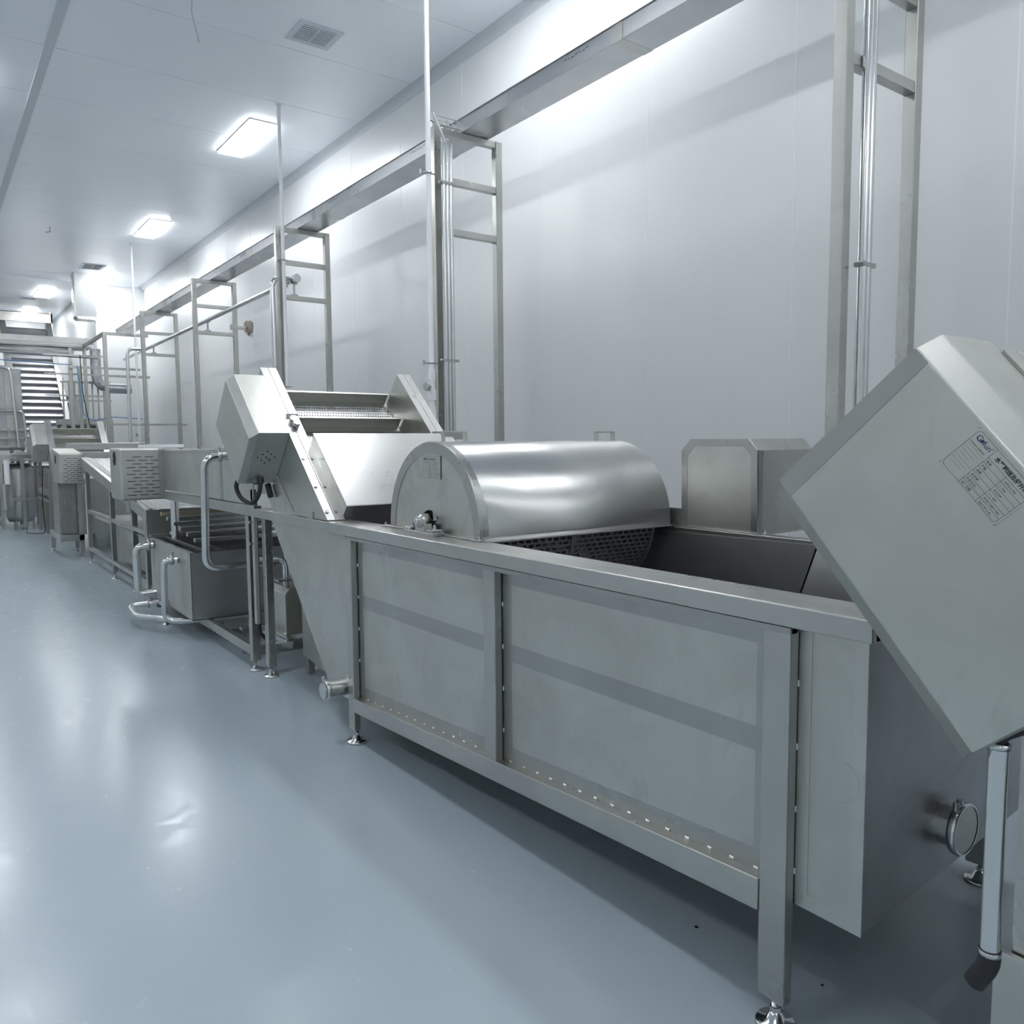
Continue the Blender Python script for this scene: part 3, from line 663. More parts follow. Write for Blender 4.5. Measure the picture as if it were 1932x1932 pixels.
def bundle(x, y, z0, z1, label, n=3, r=.016, st='top'):
    t = thing('conduit_bundle', label, 'conduit', (x, y, z0), 'vertical conduit bundles on the support frames')
    for k in range(n): MB().cyl((x + k*.031, y, z0), (x + k*.031, y, z1), r, 16).build('conduit', 'pipe', t)
    for z in (z1 - .30, z1 - 1.6): MB().box((x - .03, y - .022, z), (x + .031*n + .01, y + .022, z + .018)).cyl((x - .035, y - .03, z + .01), (x - .035, y + .01, z + .01), .01, 8).build('clamp', 'cast', t)
    return t
b2 = bundle(3.235, 5.27, .9, 3.72, 'three conduits clamped to the left post of the frame behind the hood', 3)
MB().tube([(3.17, 5.30, 3.93), (3.26, 5.27, 3.72)], .012, 8).build('cable', 'pipe', b2)
b1 = bundle(3.335, 1.99, .9, 3.85, 'pair of tall conduits on the nearest support frame', 2, .022)

def drop_pipe(x, y, zb, label, valve=True):
    t = thing('drop_pipe', label, 'pipe', (x, y, zb), 'white drop pipes from the ceiling')
    MB().cyl((x, y, zb + .30), (x, y, HC - .001), .0195, 18).build('pipe', 'pvc', t)
    m = MB()
    for z, r in ((zb + .30, .027), (zb + .15, .030), (zb + .02, .030)): m.cyl((x, y, z - .04), (x, y, z + .04), r, 18)
    m.cyl((x, y, zb), (x, y, zb + .31), .022, 16); m.build('fitting', 'pvc', t)
    MB().cyl((x, y, zb - .14), (x, y, zb), .016, 12).lathe((x, y, zb - .05), (0,0,1), [(0, .0), (0, .028), (.014, .028), (.014, 0)], 6).build('metal_tail', 'cast', t)
    MB().cyl((x, y, zb + .21), (x - .05, y - .015, zb + .21), .012, 10).lathe((x - .05, y - .015, zb + .21), (-1, -.3, 0), [(0, 0), (0, .032), (.008, .034), (.012, .03), (.012, 0)], 10).build('valve', 'cast', t)
    for z in (zb + .38, 3.48): MB().lathe((x, y, z), (0,0,1), [(0, .0195), (0, .025), (.015, .025), (.015, .0195)], 16).cyl((x - .06, y, z + .007), (x + .05, y, z + .007), .006, 8).cyl((x - .065, y, z - .01), (x - .065, y, z + .024), .010, 8).build('pipe_clip', 'cast', t)
    MB().lathe((x, y, HC - .012), (0,0,1), [(0, .0195), (0, .03), (.011, .03)], 18).build('ceiling_rose', 'pvc', t)
drop_pipe(3.125, 5.30, 1.72, 'tallest white drop pipe, beside the left post behind the hood')
drop_pipe(3.26, 8.62, 1.75, 'white drop pipe passing beside the largest ceiling lamp')
drop_pipe(3.22, 15.9, 1.50, 'far white drop pipe with a side valve above the vented box')

pp = thing('process_pipe', 'long horizontal steel pipe resting on the low cross bars of the frames', 'pipe', (3.4, 12, 3.3))
MB().cyl((3.40, 8.62, 3.31), (3.40, 17.9, 3.25), .028, 18).build('run', 'pipe', pp)
MB().tube([(3.40, 8.72, 3.31), (3.15, 8.68, 3.31), (3.15, 8.66, 1.0)], .026, 14, .12).build('drop_leg', 'pipe', pp)
MB().tube([(3.36, 8.80, 3.25), (3.22, 8.76, 3.25), (3.205, 8.74, 1.0)], .018, 12, .10).build('small_drop', 'pipe', pp)
MB().lathe((3.40, 8.62, 3.31), (0, -1, 0), [(-.03, .03), (-.03, .045), (0, .047), (.012, .047), (.016, .04), (.016, 0)], 20).build('end_cap', 'pipe', pp)
for y in (8.70, 12.02, 15.35): MB().box((3.36, y-.02, 3.134), (3.44, y+.02, 3.15)).cyl((3.40, y, 3.15), (3.40, y, 3.27), .012, 8).box((3.365, y-.015, 3.262), (3.435, y+.015, 3.282)).build('pipe_saddle', 'cast', pp)
tag(MB().tube([(3.15, 15.15, 3.17), (2.93, 15.15, 3.17), (2.92, 15.15, 1.45)], .028, 14, .12).build('hooked_pipe', 'pipe'), 'hooked steel pipe standing left of the far white drop pipe', 'pipe')
sl = MB(); pts = [(4.249, 12.62, 3.26), (4.249, 12.60, 3.40), (4.249, 12.72, 3.44), (4.249, 12.80, 3.42), (4.249, 12.86, 3.46), (4.249, 12.98, 3.43), (4.249, 12.96, 3.30), (4.249, 12.86, 3.27), (4.249, 12.80, 3.22), (4.249, 12.74, 3.26)]
so_ = thing('wall_pipe_seal', 'torn brown seal where a small pipe leaves the right wall', 'seal', (4.24, 12.8, 3.34))
sl.prism(pts, (-.02, 0, 0)).build('seal', 'cardboard', so_); MB().cyl((4.25, 12.80, 3.33), (3.98, 12.80, 3.33), .03, 12).cyl((4.0, 12.8, 3.33), (3.97, 12.8, 3.33), .045, 12).build('pipe_stub', 'pipe', so_)

# ================================================================ SECOND MACHINE: HORIZONTAL CONVEYOR OVER A WATER TANK
M2 = thing('trough_conveyor', 'level trough conveyor with tall plain side panels beyond the washing tank', 'conveyor', (2.2, 6.5, 0))
MB().box((1.70, 5.15, 1.12), (1.706, 7.55, 1.472)).build('side_panel', 'sheet', M2, bevel=.001)
MB().prism([(1.694, 5.13, 1.045), (1.694, 9.2, 1.035), (1.694, 9.2, 1.10), (1.694, 5.13, 1.115)], (.05, 0, 0)).build('lower_channel', 'rail', M2, bevel=.002)
MB().box((1.694, 5.13, 1.455), (1.73, 9.2, 1.477)).build('top_edge', 'shiny', M2, bevel=.002)
MB().box((2.62, 5.13, 1.04), (2.64, 9.2, 1.475)).build('rear_panel', 'sheet', M2)
MB().box((1.706, 5.80, 1.12), (1.7085, 5.85, 1.455)).box((1.6985, 5.80, 1.12), (1.70, 5.85, 1.455)).build('panel_joint', 'brushed_up', M2)
MB().box((1.72, 5.2, 1.25), (2.62, 9.2, 1.26)).build('belt', 'belt', M2)
for x in (1.70, 2.60): 
    for y in (5.27, 8.95):
        l = MB().box((x, y, .07), (x+.055, y+.06, 1.04)).build('leg', 'tube', M2, bevel=.003); foot(l, x+.027, y+.03, .07)
for x in (1.71, 2.61): MB().box((x, 5.33, .10), (x+.045, 8.95, .165)).build('base_rail', 'rail', M2, bevel=.002)
for y in (5.28, 6.2, 8.96): MB().box((1.755, y, .10), (2.61, y+.045, .165)).build('cross_rail', 'rail', M2, bevel=.002)
tag(MB().box((1.78, 8.2, 1.49), (2.05, 8.9, 1.52)).build('loose_cover_sheet', 'pvc'), 'bright flat white cover lying on the far end of the trough conveyor', 'sheet')
for x in (5.5, 5.35, 5.75): pass
for y in (5.45, 5.80, 6.35, 6.6): MB().tube([(1.72, y, 1.477), (1.72, y, 1.492), (1.72, y+.03, 1.492), (1.72, y+.03, 1.477)], .005, 6).build('lid_clip', 'cast', M2)
def ventbox(parent, x0, x1, y0, y1, z0, z1, name='vented_housing', zback=None, hole=True, rows=12, sc=1.0):
    zb = zback or z1
    b = MB().prism([(x0, y0, z0), (x0, y0, z1), (x0, y1, zb), (x0, y1, z0)], (x1-x0, 0, 0)).build(name, 'cover', parent, bevel=.018)
    w = x1 - x0; cx = (x0+x1)/2 + .01
    s0 = None
    n = 0
    for r in range(rows):
        z = z1 - (z1-z0)*(.17 + .73*r/(rows-1))
        for c in ((-.5, .5) if r % 2 == 0 else (-1, 0, 1)):
            q = Vector((cx + c*w*.28, y0, z))
            if s0 is None:
                s0 = MB().box((q.x - w*.10, q.y - .0015, q.z - .0028), (q.x + w*.10, q.y + .001, q.z + .0028)).build('vent_slot', 'hole', b); q0 = q
            else:
                k = s0.copy(); k.location = q - q0; COL.objects.link(k)
    if hole:
        MB().lathe((x0+.001, y0 + (y1-y0)*.5, z1 - (z1-z0)*.2), (-1, 0, 0), [(0, 0), (0, .062), (.004, .062), (.004, .0)], 28).build('round_opening', 'hole', b)
        MB().cyl((x0, y0 + (y1-y0)*.5, z1 - (z1-z0)*.2), (x0-.01, y0 + (y1-y0)*.5, z1 - (z1-z0)*.2), .012, 12).build('shaft_end', 'pipe', b)
    return b
ventbox(M2, 1.35, 1.70, 7.50, 7.95, 1.04, 1.488)
MB().box((1.66, 7.485, 1.05), (1.70, 7.50, 1.48)).box((1.60, 7.46, 1.30), (1.72, 7.47, 1.31)).build('housing_bracket', 'brushed_up', M2)
# return bars under the trough
for k in range(6):
    y = 7.75 - k*.22; z = .875 - k*.028
    MB().box((1.72, y, z), (2.60, y+.05, z+.03)).build('cross_bar', 'beige' if k == 0 else 'belt', M2, label='beige plastic cross bar' if k == 0 else None)
MB().box((1.71, 6.3, .68), (1.73, 7.85, .70)).build('bar_carrier', 'dark_steel', M2)
MB().cyl((1.74, 7.35, .62), (1.74, 7.35, 1.04), .035, 16).cyl((1.74, 7.35, .66), (1.74, 7.35, .69), .048, 16).cyl((1.74, 7.35, .74), (1.74, 7.35, .77), .048, 16).build('down_pipe', 'pipe', M2)

WT = thing('water_tank', 'open square stainless water tank under the trough conveyor', 'tank', (2.1, 7.0, .17))
x0, x1, y0, y1, z0, z1 = 1.60, 2.58, 6.35, 7.68, .166, .69
MB().box((x0, y0, z0), (x0+.005, y1, z1)).build('side_panel', 'sheet', WT, bevel=.001)
MB().box((x0, y0, z0), (x1, y0+.005, z1)).build('end_panel', 'dark_steel', WT, bevel=.001)
MB().box((x1-.005, y0, z0), (x1, y1, z1)).build('side_panel', 'dark_steel', WT)
MB().box((x0, y1-.005, z0), (x1, y1, z1)).build('end_panel', 'dark_steel', WT)
MB().box((x0, y0, z0), (x1, y1, z0+.006)).build('bottom', 'dark_steel', WT)
MB().box((x0-.003, y0, z1-.004), (x0+.03, y1, z1+.004)).box((x0, y1-.03, z1), (x1, y1+.003, z1+.03)).build('rim', 'rail', WT, bevel=.001)
MB().box((x0+.3, y0+.02, z1-.2), (x0+.305, y1-.4, z1-.01)).box((x0+.01, y0+.5, z1-.2), (x1-.01, y0+.505, z1-.02)).build('divider', 'dark_steel', WT)
MB().box((x0-.002, y1-.12, z0+.18), (x0, y1-.02, z1)).build('edge_band', 'brushed_up', WT)
def bent(name, pts, r, bend, label, cat='pipe', clamps=(), grp='bent pipes of the second machine'):
    t = thing(name, label, cat, pts[0], grp); MB().tube(pts, r, 16, bend).build('tube', 'pipe', t)
    for c, ax in clamps:
        c = Vector(c); ax = Vector(ax)
        MB().lathe(c - ax*.012, ax, [(0, r), (0, r*1.35), (.006, r*1.5), (.018, r*1.5), (.024, r*1.35), (.024, r)], 20).build('clamp_ring', 'cast', t)
        MB().cyl(c + Vector((0, -.01, r*1.4)), c + Vector((0, -.01, r*1.4 + .03)), .007, 8).cyl(c + Vector((-.012, -.01, r*1.4+.02)), c + Vector((.02, -.01, r*1.4+.02)), .006, 8).build('wing_nut', 'cast', t)
    return t
bent('bent_pipe', [(1.70, 5.50, 1.43), (1.50, 5.50, 1.43), (1.50, 5.56, .68), (2.2, 5.56, .68)], .025, .09, 'long bent pipe dropping from the trough conveyor side in front of the water tank', clamps=(((1.60, 5.50, 1.43), (1,0,0)),))
bent('bent_pipe', [(1.60, 7.55, .64), (1.46, 7.58, .63), (1.47, 7.60, .20), (1.60, 7.55, .22), (1.66, 7.55, .22)], .032, .10, 'thick C-shaped pipe at the far corner of the water tank', clamps=(((1.56, 7.56, .64), (1,0,0)),))
bent('bent_pipe', [(1.60, 6.72, .60), (1.50, 6.75, .60), (1.50, 6.80, .10), (1.75, 6.62, .11)], .026, .10, 'C-shaped pipe on the lit side of the water tank', clamps=(((1.555, 6.735, .60), (1,0,0)),))
dv = bent('drain_pipe', [(1.60, 7.05, .20), (1.56, 7.35, .16), (1.36, 7.45, .14), (1.36, 7.15, .10), (1.52, 6.78, .12)], .024, .07, 'low looped drain pipe with a small valve by the floor', clamps=(((1.50, 7.385, .155), (1,0,0)), ((1.57, 7.28, .165), (.2,-1,0))))
MB().cyl((1.50, 7.385, .17), (1.50, 7.385, .24), .008, 8).bar((1.46, 7.385, .24), (1.56, 7.385, .245), .016, .005).build('valve_lever', 'cast', dv)
MB().cyl((1.58, 7.15, .02), (1.58, 7.15, .18), .010, 8).lathe((1.58, 7.15, 0), (0,0,1), [(0, .03), (.01, .03), (.02, .01)], 12).build('prop', 'pipe', dv)

# trunk between the two legs
tk = thing('cable_channel', 'slim bright cable trunk between the legs of tank and trough conveyor', 'conduit', (1.66, 5.16, .3))
MB().box((1.700, 5.165, .34), (1.725, 5.205, 1.22)).build('trunk', 'sheet', tk, bevel=.002)
MB().box((1.680, 5.18, 1.00), (1.76, 5.21, 1.015)).box((1.680, 5.18, .86), (1.76, 5.21, .875)).build('bracket', 'cast', tk)
MB().tube([(1.735, 5.22, 1.2), (1.735, 5.22, .26), (1.80, 5.20, .20)], .012, 10, .05).build('black_cable', 'rubber', tk)

pu = thing('pump', 'boxed pump with chamfered top and flanged outlet behind the tank hopper', 'pump', (1.98, 5.5, .2))
MB().prism([(1.925, 5.25, .215), (1.925, 5.25, .50), (1.96, 5.25, .535), (2.04, 5.25, .535), (2.065, 5.25, .50), (2.065, 5.25, .215)], (0, .42, 0)).build('housing', 'cover', pu, bevel=.003)
MB().cyl((1.98, 5.36, .535), (1.98, 5.36, .58), .026, 14).box((1.90, 5.30, .578), (2.06, 5.42, .590)).build('flange', 'cast', pu, bevel=.002)
MB().tube([(1.98, 5.36, .59), (1.98, 5.36, .735), (1.80, 5.42, .735)], .025, 14, .07).build('outlet_pipe', 'pipe', pu)
MB().box((1.78, 5.14, .15), (2.20, 5.19, .20)).box((1.78, 5.75, .15), (2.20, 5.80, .20)).box((1.90, 5.19, .165), (1.95, 5.75, .215)).box((2.05, 5.19, .165), (2.10, 5.75, .215)).box((1.79, 5.15, 0), (1.82, 5.18, .15)).box((2.16, 5.15, 0), (2.19, 5.18, .15)).box((1.79, 5.76, 0), (1.82, 5.79, .15)).box((2.16, 5.76, 0), (2.19, 5.79, .15)).build('base_frame', 'pipe', pu, bevel=.003)
sb = thing('blower_box', 'plain steel box on short legs tucked under the sloping tank end', 'box', (2.2, 4.8, 0))
MB().prism([(1.96, 5.05, .12), (1.96, 5.05, .56), (1.96, 4.80, .56), (1.96, 4.45, .20), (1.96, 4.62, .08)], (.6, 0, 0)).build('body', 'sheet', sb, bevel=.004)
for x in (1.97, 2.50):
    for y in (4.64, 4.98): MB().box((x, y, 0), (x+.04, y+.05, .12)).build('leg', 'dark_steel', sb)

# ================================================================ THIRD: BELT CONVEYOR FALLING TOWARDS THE CAMERA
B3 = thing('sloping_belt_conveyor', 'slat belt conveyor sloping down towards the water tank, on a tall leg frame', 'conveyor', (2.1, 10, 0))
def zc(y): return .905 + (y - 8.25) * .1245
for x in (1.68, 2.55):
    MB().prism([(x, 8.22, zc(8.22)-.11), (x, 11.95, zc(11.95)-.13), (x, 11.95, zc(11.95)), (x, 8.22, zc(8.22))], (.05, 0, 0)).build('side_rail', 'rail', B3, bevel=.002)
    MB().prism([(x+.05 if x < 2 else x-.10, 8.25, zc(8.25)+.002), (x+.05 if x < 2 else x-.10, 11.95, zc(11.95)+.002), (x+.15 if x < 2 else x, 11.95, zc(11.95)-.02), (x+.15 if x < 2 else x, 8.25, zc(8.25)-.02)], (0, 0, .004)).build('wear_strip', 'rail', B3)
first = None; nsl = 62
for k in range(nsl):
    y = 8.3 + k*.0585
    MBk = None
    if first is None: first = MB().hexa([(1.80, y, zc(y)-.03), (2.50, y, zc(y)-.03), (2.50, y, zc(y)-.015), (1.80, y, zc(y)-.015)], [(1.80, y+.052, zc(y+.052)-.03), (2.50, y+.052, zc(y+.052)-.03), (2.50, y+.052, zc(y+.052)-.015), (1.80, y+.052, zc(y+.052)-.015)]).build('belt_slat', 'belt', B3)
    else:
        c = first.copy(); c.location = (0, k*.0585, zc(y) - zc(8.3)); COL.objects.link(c)
MB().box((1.68, 8.19, .56), (2.60, 8.225, .90)).build('end_plate', 'cover', B3, bevel=.002)
for x in (1.68, 2.55):
    for y in (8.25, 10.0, 11.6):
        l = MB().box((x, y, .07), (x+.05, y+.055, zc(y)-.10)).build('leg', 'tube', B3, bevel=.003); foot(l, x+.025, y+.027, .07)
    MB().box((x+.002, 8.3, .17), (x+.045, 11.6, .215)).build('lower_rail', 'rail', B3)
    MB().box((x+.002, 8.3, .655), (x+.045, 11.6, .695)).build('middle_rail', 'rail', B3)
MB().box((1.73, 8.6, .60), (2.55, 11.5, .61)).build('drip_tray', 'dark_steel', B3)
MB().prism([(1.95, 8.6, .10), (1.95, 11.4, .10), (1.95, 11.4, .60), (1.95, 8.6, .45)], (.4, 0, 0)).build('sump', 'sheet', B3, bevel=.004)
MB().box((1.675, 8.9, zc(8.9)-.16), (1.68, 9.1, zc(8.9)-.04)).build('bearing_plate', 'cast', B3)

# fourth: vented cabinet
M4 = thing('drive_cabinet', 'tall streaked drive cabinet with a slotted upper box at the head of the belt', 'cabinet', (1.6, 12.3, 0))
ventbox(M4, 1.44, 1.72, 12.0, 12.75, 1.02, 1.42, zback=1.485, rows=12)
MB().box((1.45, 12.35, .30), (1.68, 12.95, 1.02)).build('body', 'brushed_up', M4, bevel=.003)
first = None
for k in range(6):
    a = MB().box((1.452 + k*.037, 12.338, .32), (1.482 + k*.037, 12.35, 1.01)).build('ribbed_panel', 'brushed_up', M4)
MB().box((1.43, 12.2, .24), (1.72, 12.26, .32)).box((1.43, 12.26, .24), (1.48, 13.3, .32)).build('base_rail', 'rail', M4, bevel=.002)
for p in ((1.43, 13.2), (1.66, 12.2)):
    l = MB().box((p[0], p[1], .06), (p[0]+.06, p[1]+.06, 1.0 if p[0] > 1.5 else .3)).build('leg', 'tube', M4); foot(l, p[0]+.03, p[1]+.03, .07)
MB().cyl((1.735, 11.9, .35), (1.735, 11.9, 1.02), .025, 12).build('conduit', 'pvc', M4)
MB().tube([(1.735, 11.9, .36), (1.735, 11.9, .22), (1.78, 12.05, .18)], .018, 8, .04).build('black_cable', 'rubber', M4)

# far tank under the second flight conveyor
T2 = thing('far_washing_tank', 'far stainless tank whose bright front bands show between the two vented boxes', 'tank', (2.2, 14.5, 0))
MB().box((1.70, 12.9, 1.34), (2.75, 12.95, 1.43)).build('front_band', 'shiny', T2, bevel=.004)
MB().prism([(1.70, 12.9, 1.34), (1.70, 12.75, 1.27), (1.70, 12.75, 1.25), (1.70, 12.9, 1.32)], (1.05, 0, 0)).build('front_lip', 'shiny', T2)
MB().box((1.70, 13.3, 1.46), (2.75, 13.34, 1.56)).build('upper_band', 'shiny', T2, bevel=.004)
MB().box((1.76, 12.95, .25), (2.75, 15.85, 1.05)).build('body', 'sheet', T2, bevel=.004)
MB().box((1.70, 12.95, 1.05), (1.76, 15.9, 1.12)).build('rim', 'rail', T2)
for x in (1.70, 2.68):
    for y in (12.95, 14.6, 15.84):
        l = MB().box((x, y, .06), (x+.06, y+.06, 1.3 if y < 13 else 1.05)).build('leg', 'tube', T2); foot(l, x+.03, y+.03, .07)

# ================================================================ STEEP SLAT ELEVATOR AT THE END
a45 = math.radians(45.0)
PE = lambda x, u, v: Vector((x, 19.55 + u*math.cos(a45) - v*math.sin(a45), .45 + u*math.sin(a45) + v*math.cos(a45)))
SE = thing('slat_elevator', 'tall steep slat elevator climbing towards the farthest ceiling lamp', 'elevator', (2.25, 19.6, 0))
UT = 5.95
def eb(u0, u1, v0, v1, xa, xb): return ([PE(xa,u0,v0), PE(xb,u0,v0), PE(xb,u0,v1), PE(xa,u0,v1)], [PE(xa,u1,v0), PE(xb,u1,v0), PE(xb,u1,v1), PE(xa,u1,v1)])
for xa in (1.72, 2.70):
    MB().hexa(*eb(-.3, UT, -.3, .06, xa, xa+.12)).build('side_rail', 'rail', SE, bevel=.004)
for u in (1.5, 3.0, 3.9, 5.0):
    MB().cyl(PE(2.82, u, -.05), PE(2.86, u, -.05), .05, 10).build('bearing', 'cast', SE)
n = 26
for k in range(n):
    u = -.1 + k*.225
    MB().hexa(*eb(u, u+.20, -.14, -.11, 1.84, 2.70)).hexa(*eb(u+.165, u+.20, -.11, -.04, 1.84, 2.70)).build('slat', 'slat', SE)
MB().hexa(*eb(-.3, UT, -.26, -.24, 1.84, 2.70)).build('backing', 'dark_steel', SE)
MB().box((1.66, 23.6, 4.62), (2.86, 23.64, 4.86)).prism([(1.66, 23.6, 4.86), (1.66, 24.3, 4.95), (1.66, 24.3, 4.93), (1.66, 23.6, 4.84)], (1.2, 0, 0)).box((1.66, 23.6, 4.4), (1.70, 24.3, 4.9)).box((2.82, 23.6, 4.4), (2.86, 24.3, 4.9)).build('head_hood', 'cover', SE, bevel=.004)
for x in (1.74, 2.74):
    MB().box((x, 23.2, 0), (x+.08, 23.28, 4.0)).build('leg', 'tube', SE); MB().box((x, 21.3, 0), (x+.08, 21.38, 2.0)).build('leg', 'tube', SE)
MB().box((2.86, 21.6, 1.9), (3.06, 22.3, 2.75)).build('drive_housing', 'sheet', SE, bevel=.05)
# crossing conveyor
XC = thing('overhead_conveyor', 'overhead steel conveyor crossing level in front of the slat elevator', 'conveyor', (1.5, 18.6, 3.5))
MB().box((-1.2, 18.45, 3.57), (2.95, 18.50, 3.69)).build('side_beam', 'rail', XC, bevel=.004)
MB().box((-1.2, 19.15, 3.57), (2.95, 19.2, 3.69)).build('side_beam', 'rail', XC)
MB().box((-1.2, 18.5, 3.50), (2.9, 19.15, 3.53)).build('pan', 'dark_steel', XC)
MB().box((-1.2, 18.55, 3.40), (2.6, 19.1, 3.44)).build('return_pan', 'dark_steel', XC)
for x in (-1.0, .9, 2.5): MB().box((x, 18.56, 0 if x < 2 else 2.1), (x+.06, 18.62, 3.5)).build('leg', 'tube', XC)
MB().box((-1.2, 18.46, 3.40), (1.0, 18.5, 3.57)).build('skirt', 'dark_steel', XC)
for z, r, mt, nm, lab in ((3.27, .022, 'dark_steel', 'crossing_pipe', 'upper dark pipe crossing before the slat elevator'), (3.12, .009, 'blue_hose', 'blue_hose', 'thin blue hose stretched across before the slat elevator')):
    tag(MB().tube([(-1.2, 17.8, z + .04), (1.2, 17.8, z + .01), (2.9 if mt != 'blue_hose' else 2.40, 17.8, z - .03)], r, 8).build(nm, mt), lab, 'pipe' if mt != 'blue_hose' else 'hose')
# portal frame with blue hose drop
PF = thing('portal_frame', 'square tube portal frame near the far end of the cable tray', 'frame', (2.8, 16.5, 0))
for x, y, zt in ((2.73, 15.98, 3.53), (2.73, 18.2, 3.53), (2.45, 17.0, 3.0), (2.33, 17.2, 3.0)): MB().box((x-.03, y-.03, 0 if x > 2.5 else 1.2), (x+.03, y+.03, zt)).build('post', 'tube', PF)
MB().box((2.70, 16.01, 3.48), (2.76, 18.17, 3.53)).build('beam', 'tube', PF)
MB().box((2.76, 15.955, 3.48), (3.45, 16.005, 3.53)).build('beam', 'tube', PF)
MB().box((2.76, 15.955, 2.74), (3.45, 16.005, 2.78)).build('beam', 'tube', PF)
MB().box((2.30, 17.0, 2.96), (3.5, 17.04, 3.0)).build('beam', 'tube', PF)
for z in (3.2, 2.85, 2.45): MB().box((1.9, 17.22, z), (2.9, 17.25, z+.03)).build('cross_rail', 'tube', PF)
bh = thing('blue_hose', 'blue hose hanging in a loop beside the portal frame and running to the wall', 'hose', (2.5, 16.3, 2))
MB().tube([(2.40, 16.9, 3.0), (2.42, 16.8, 2.6), (2.44, 16.7, 2.1), (2.55, 16.5, 1.98), (2.9, 16.5, 2.05), (3.4, 16.5, 2.02)], .008, 8, .06).build('hose', 'blue_hose', bh)
MB().tube([(2.46, 16.9, 3.2), (2.46, 16.8, 2.5), (2.50, 16.7, 2.1), (2.52, 16.6, 1.9)], .008, 8, .06).build('hose', 'rubber', bh)
tag(MB().box((2.65, 16.62, 1.90), (4.24, 16.66, 1.935)).build('wall_rail', 'rail'), 'thin horizontal rail running to the right wall under the blue hose', 'rail')
# elbow duct
tag(MB().tube([(2.92, 18.15, 3.45), (2.92, 18.15, 2.68), (3.55, 18.15, 2.68)], .10, 24, .28).build('elbow_duct', 'tray'), 'fat round steel elbow duct turning to the right wall', 'duct')
# hanging wall duct
hd = thing('hanging_duct', 'square sheet metal duct dropping from the ceiling beside the far lamps', 'duct', (2.92, 19.2, 4.1))
MB().box((2.74, 19.1, 4.22), (3.14, 19.5, HC - .001)).build('shaft', 'wall', hd, bevel=.004)
MB().prism([(2.74, 19.1, 4.22), (3.14, 19.1, 4.22), (3.10, 19.06, 4.16), (2.78, 19.06, 4.16)], (0, .4, 0)).box((2.715, 19.08, 4.21), (2.745, 19.12, HC - .001)).build('flange', 'rail', hd)
MB().cyl((3.08, 19.1, 4.17), (3.12, 19.1, 4.10), .012, 8).build('drain_tip', 'cast', hd)

# platform and railing
PL = thing('service_platform', 'raised service platform with vertical bar railing right of the slat elevator', 'platform', (2.9, 18.6, 0))
MB().box((2.30, 18.35, 1.96), (3.22, 19.3, 2.06)).build('deck', 'rail', PL)
for k in range(9):
    x = 2.34 + k*.105; MB().box((x-.014, 18.36, 2.06), (x+.014, 18.39, 2.78 - .0*k)).build('baluster', 'tube', PL)
MB().box((2.30, 18.355, 2.78), (3.22, 18.395, 2.82)).build('handrail', 'tube', PL)
MB().box((2.30, 18.355, 2.42), (3.22, 18.385, 2.45)).build('handrail', 'tube', PL)
for x in (2.30, 3.15):
    for y in (18.35, 19.2): MB().box((x, y, 0), (x+.07, y+.07, 1.96)).build('leg', 'tube', PL)
MB().bar((2.5, 18.4, 1.4), (3.0, 18.4, 1.95), .05, .04, (0,1,0)).build('brace', 'tube', PL)
MB().box((2.4, 18.9, 1.2), (3.1, 19.0, 1.95)).build('under_deck_shade', 'shade_steel', PL)  # added dark sheet that draws the shade under the deck

# ---- equipment at the left edge, far back
LM = thing('cross_feed_table', 'long cross feed table at the far left edge on square legs', 'conveyor', (1.2, 17.2, 0))
MB().box((-1.5, 16.95, 1.30), (1.78, 17.0, 1.37)).box((-1.5, 17.7, 1.30), (1.78, 17.75, 1.37)).build('side_beam', 'rail', LM, bevel=.003)
MB().box((-1.5, 17.0, 1.26), (1.75, 17.7, 1.28)).build('pan', 'dark_steel', LM)
for x in (-1.2, .2, 1.09, 1.42, 1.70):
    for y in (16.96, 17.68):
        l = MB().box((x, y, .05), (x+.055, y+.055, 1.30)).build('leg', 'tube', LM)
MB().box((1.12, 16.97, .55), (1.72, 17.0, .60)).box((-1.2, 16.97, .22), (1.1, 17.0, .27)).build('cross_rail', 'rail', LM)
MB().prism([(1.25, 16.9, 1.37), (1.62, 16.9, 1.37), (1.45, 16.9, 1.44)], (0, .5, 0)).build('tray_heap', 'sheet', LM)
ct = thing('round_vessel', 'round steel vessel standing between the legs of the cross feed table', 'vessel', (1.42, 17.35, 0))
MB().lathe((1.42, 17.35, .15), (0,0,1), [(0, 0), (0, .2), (.1, .24), (.95, .24), (1.05, .18), (1.05, 0)], 28).build('body', 'dark_steel', ct)
for k in range(3): MB().cyl((1.42 + .19*math.cos(k*2.1), 17.35 + .19*math.sin(k*2.1), 0), (1.42 + .19*math.cos(k*2.1), 17.35 + .19*math.sin(k*2.1), .4), .02, 8).build('leg', 'tube', ct)
wp = thing('white_waste_pipe', 'short white waste pipe hanging under the cross feed table', 'pipe', (1.2, 17.1, .8))
MB().cyl((1.20, 16.88, .85), (1.20, 16.88, 1.28), .045, 16).build('pipe', 'pvc', wp)
MB().cyl((1.16, 16.95, .45), (1.16, 16.95, .85), .05, 16).cyl((1.16, 16.95, .40), (1.16, 16.95, .45), .058, 16).build('lower_pipe', 'sheet', wp)
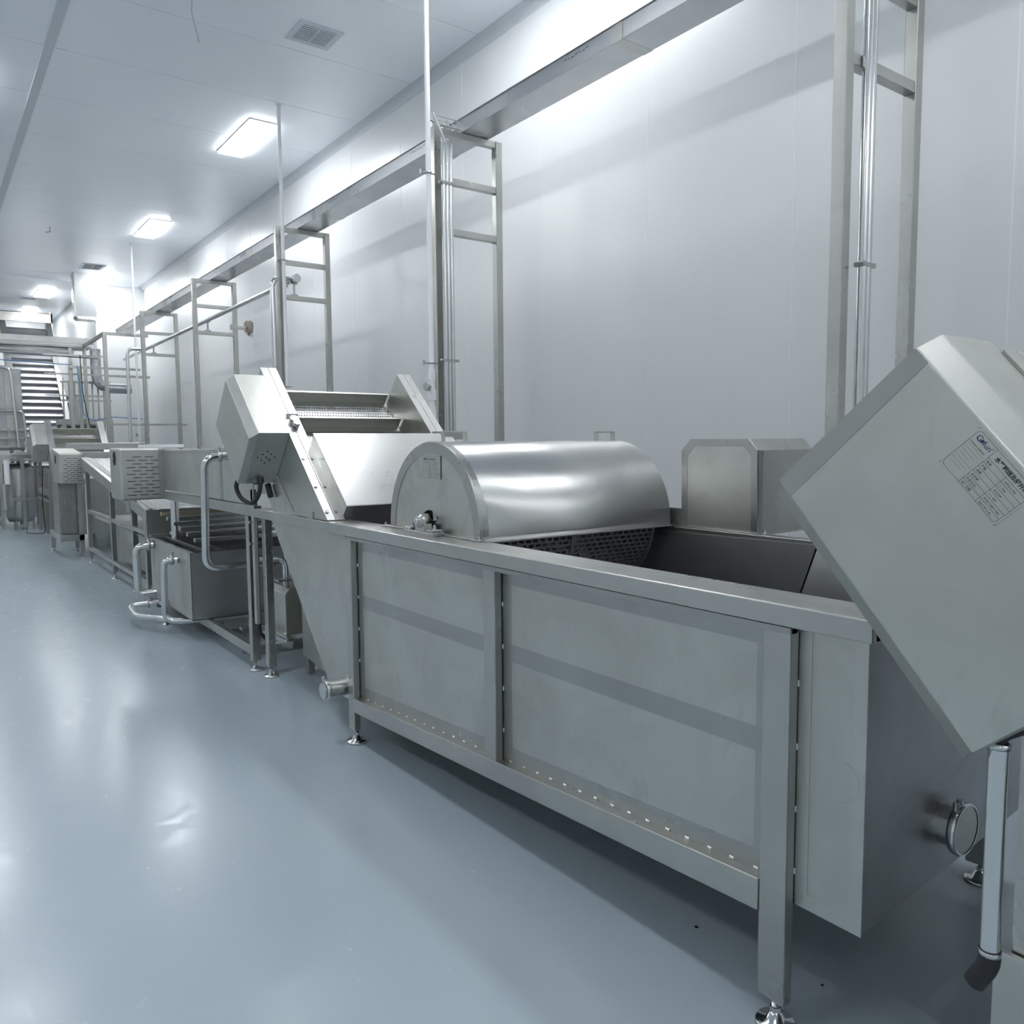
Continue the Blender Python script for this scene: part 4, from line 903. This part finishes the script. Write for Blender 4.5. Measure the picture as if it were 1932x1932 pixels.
LC = thing('upright_machine', 'tall dark machine body with rounded tube guard cut by the left edge', 'machine', (1.0, 17.9, 0))
MB().box((.2, 18.2, 1.45), (1.62, 18.4, 3.0)).build('body', 'dark_steel', LC, bevel=.01)
for k in range(4): MB().box((.5 + k*.28, 18.17, 1.5), (.62 + k*.28, 18.2, 2.95)).build('panel_rib', 'sheet', LC)
MB().tube([(.4, 17.9, 3.0), (1.42, 17.9, 3.0), (1.50, 17.9, 1.5)], .03, 12, .12).build('tube_guard', 'pipe', LC)
MB().tube([(.4, 18.0, 2.2), (1.6, 18.0, 2.2), (1.72, 18.0, .3)], .025, 12, .1).build('tube_guard', 'pipe', LC)
MB().box((.2, 18.1, .3), (1.65, 18.5, 1.2)).build('lower_body', 'dark_steel', LC)
for k in range(3): MB().box((.2, 18.06, 1.5 + k*.16), (1.6, 18.1, 1.54 + k*.16)).build('rung', 'tube', LC)
for x in (.2, 1.55): MB().box((x, 18.3, 0), (x+.06, 18.36, 1.5)).build('leg', 'tube', LC)
DF = thing('discharge_frame', 'dark open leg frame with cross bars left of the drive cabinet', 'frame', (1.6, 15.6, 0))
for x, y in ((1.60, 14.75), (1.62, 15.6), (1.60, 16.3), (2.4, 16.1)):
    l = MB().box((x, y, .05), (x+.055, y+.055, 1.15)).build('leg', 'tube', DF)
MB().box((1.60, 14.78, .72), (1.68, 16.35, .80)).box((1.60, 14.78, .62), (1.68, 16.35, .66)).box((1.62, 16.1, 1.10), (2.4, 16.15, 1.15)).build('cross_bar', 'rail', DF)
MB().tube([(1.58, 15.2, 1.2), (1.56, 15.3, .6), (1.60, 15.4, .06), (1.4, 16.4, .012)], .007, 8, .2).build('black_cable', 'rubber', DF)

# specks on the floor
for (x, y, r_, lab) in ((1.86, 1.60, .007, 'small dark speck of debris on the floor under the near end of the washing tank'), (1.93, 1.21, .005, 'tiny dark speck on the floor right of the near tank foot')):
    tag(MB().lathe((x, y, 0), (0, 0, 1), [(0, r_), (.002, r_*.8), (.003, 0)], 7).build('debris_speck', 'rubber'), lab, 'debris')
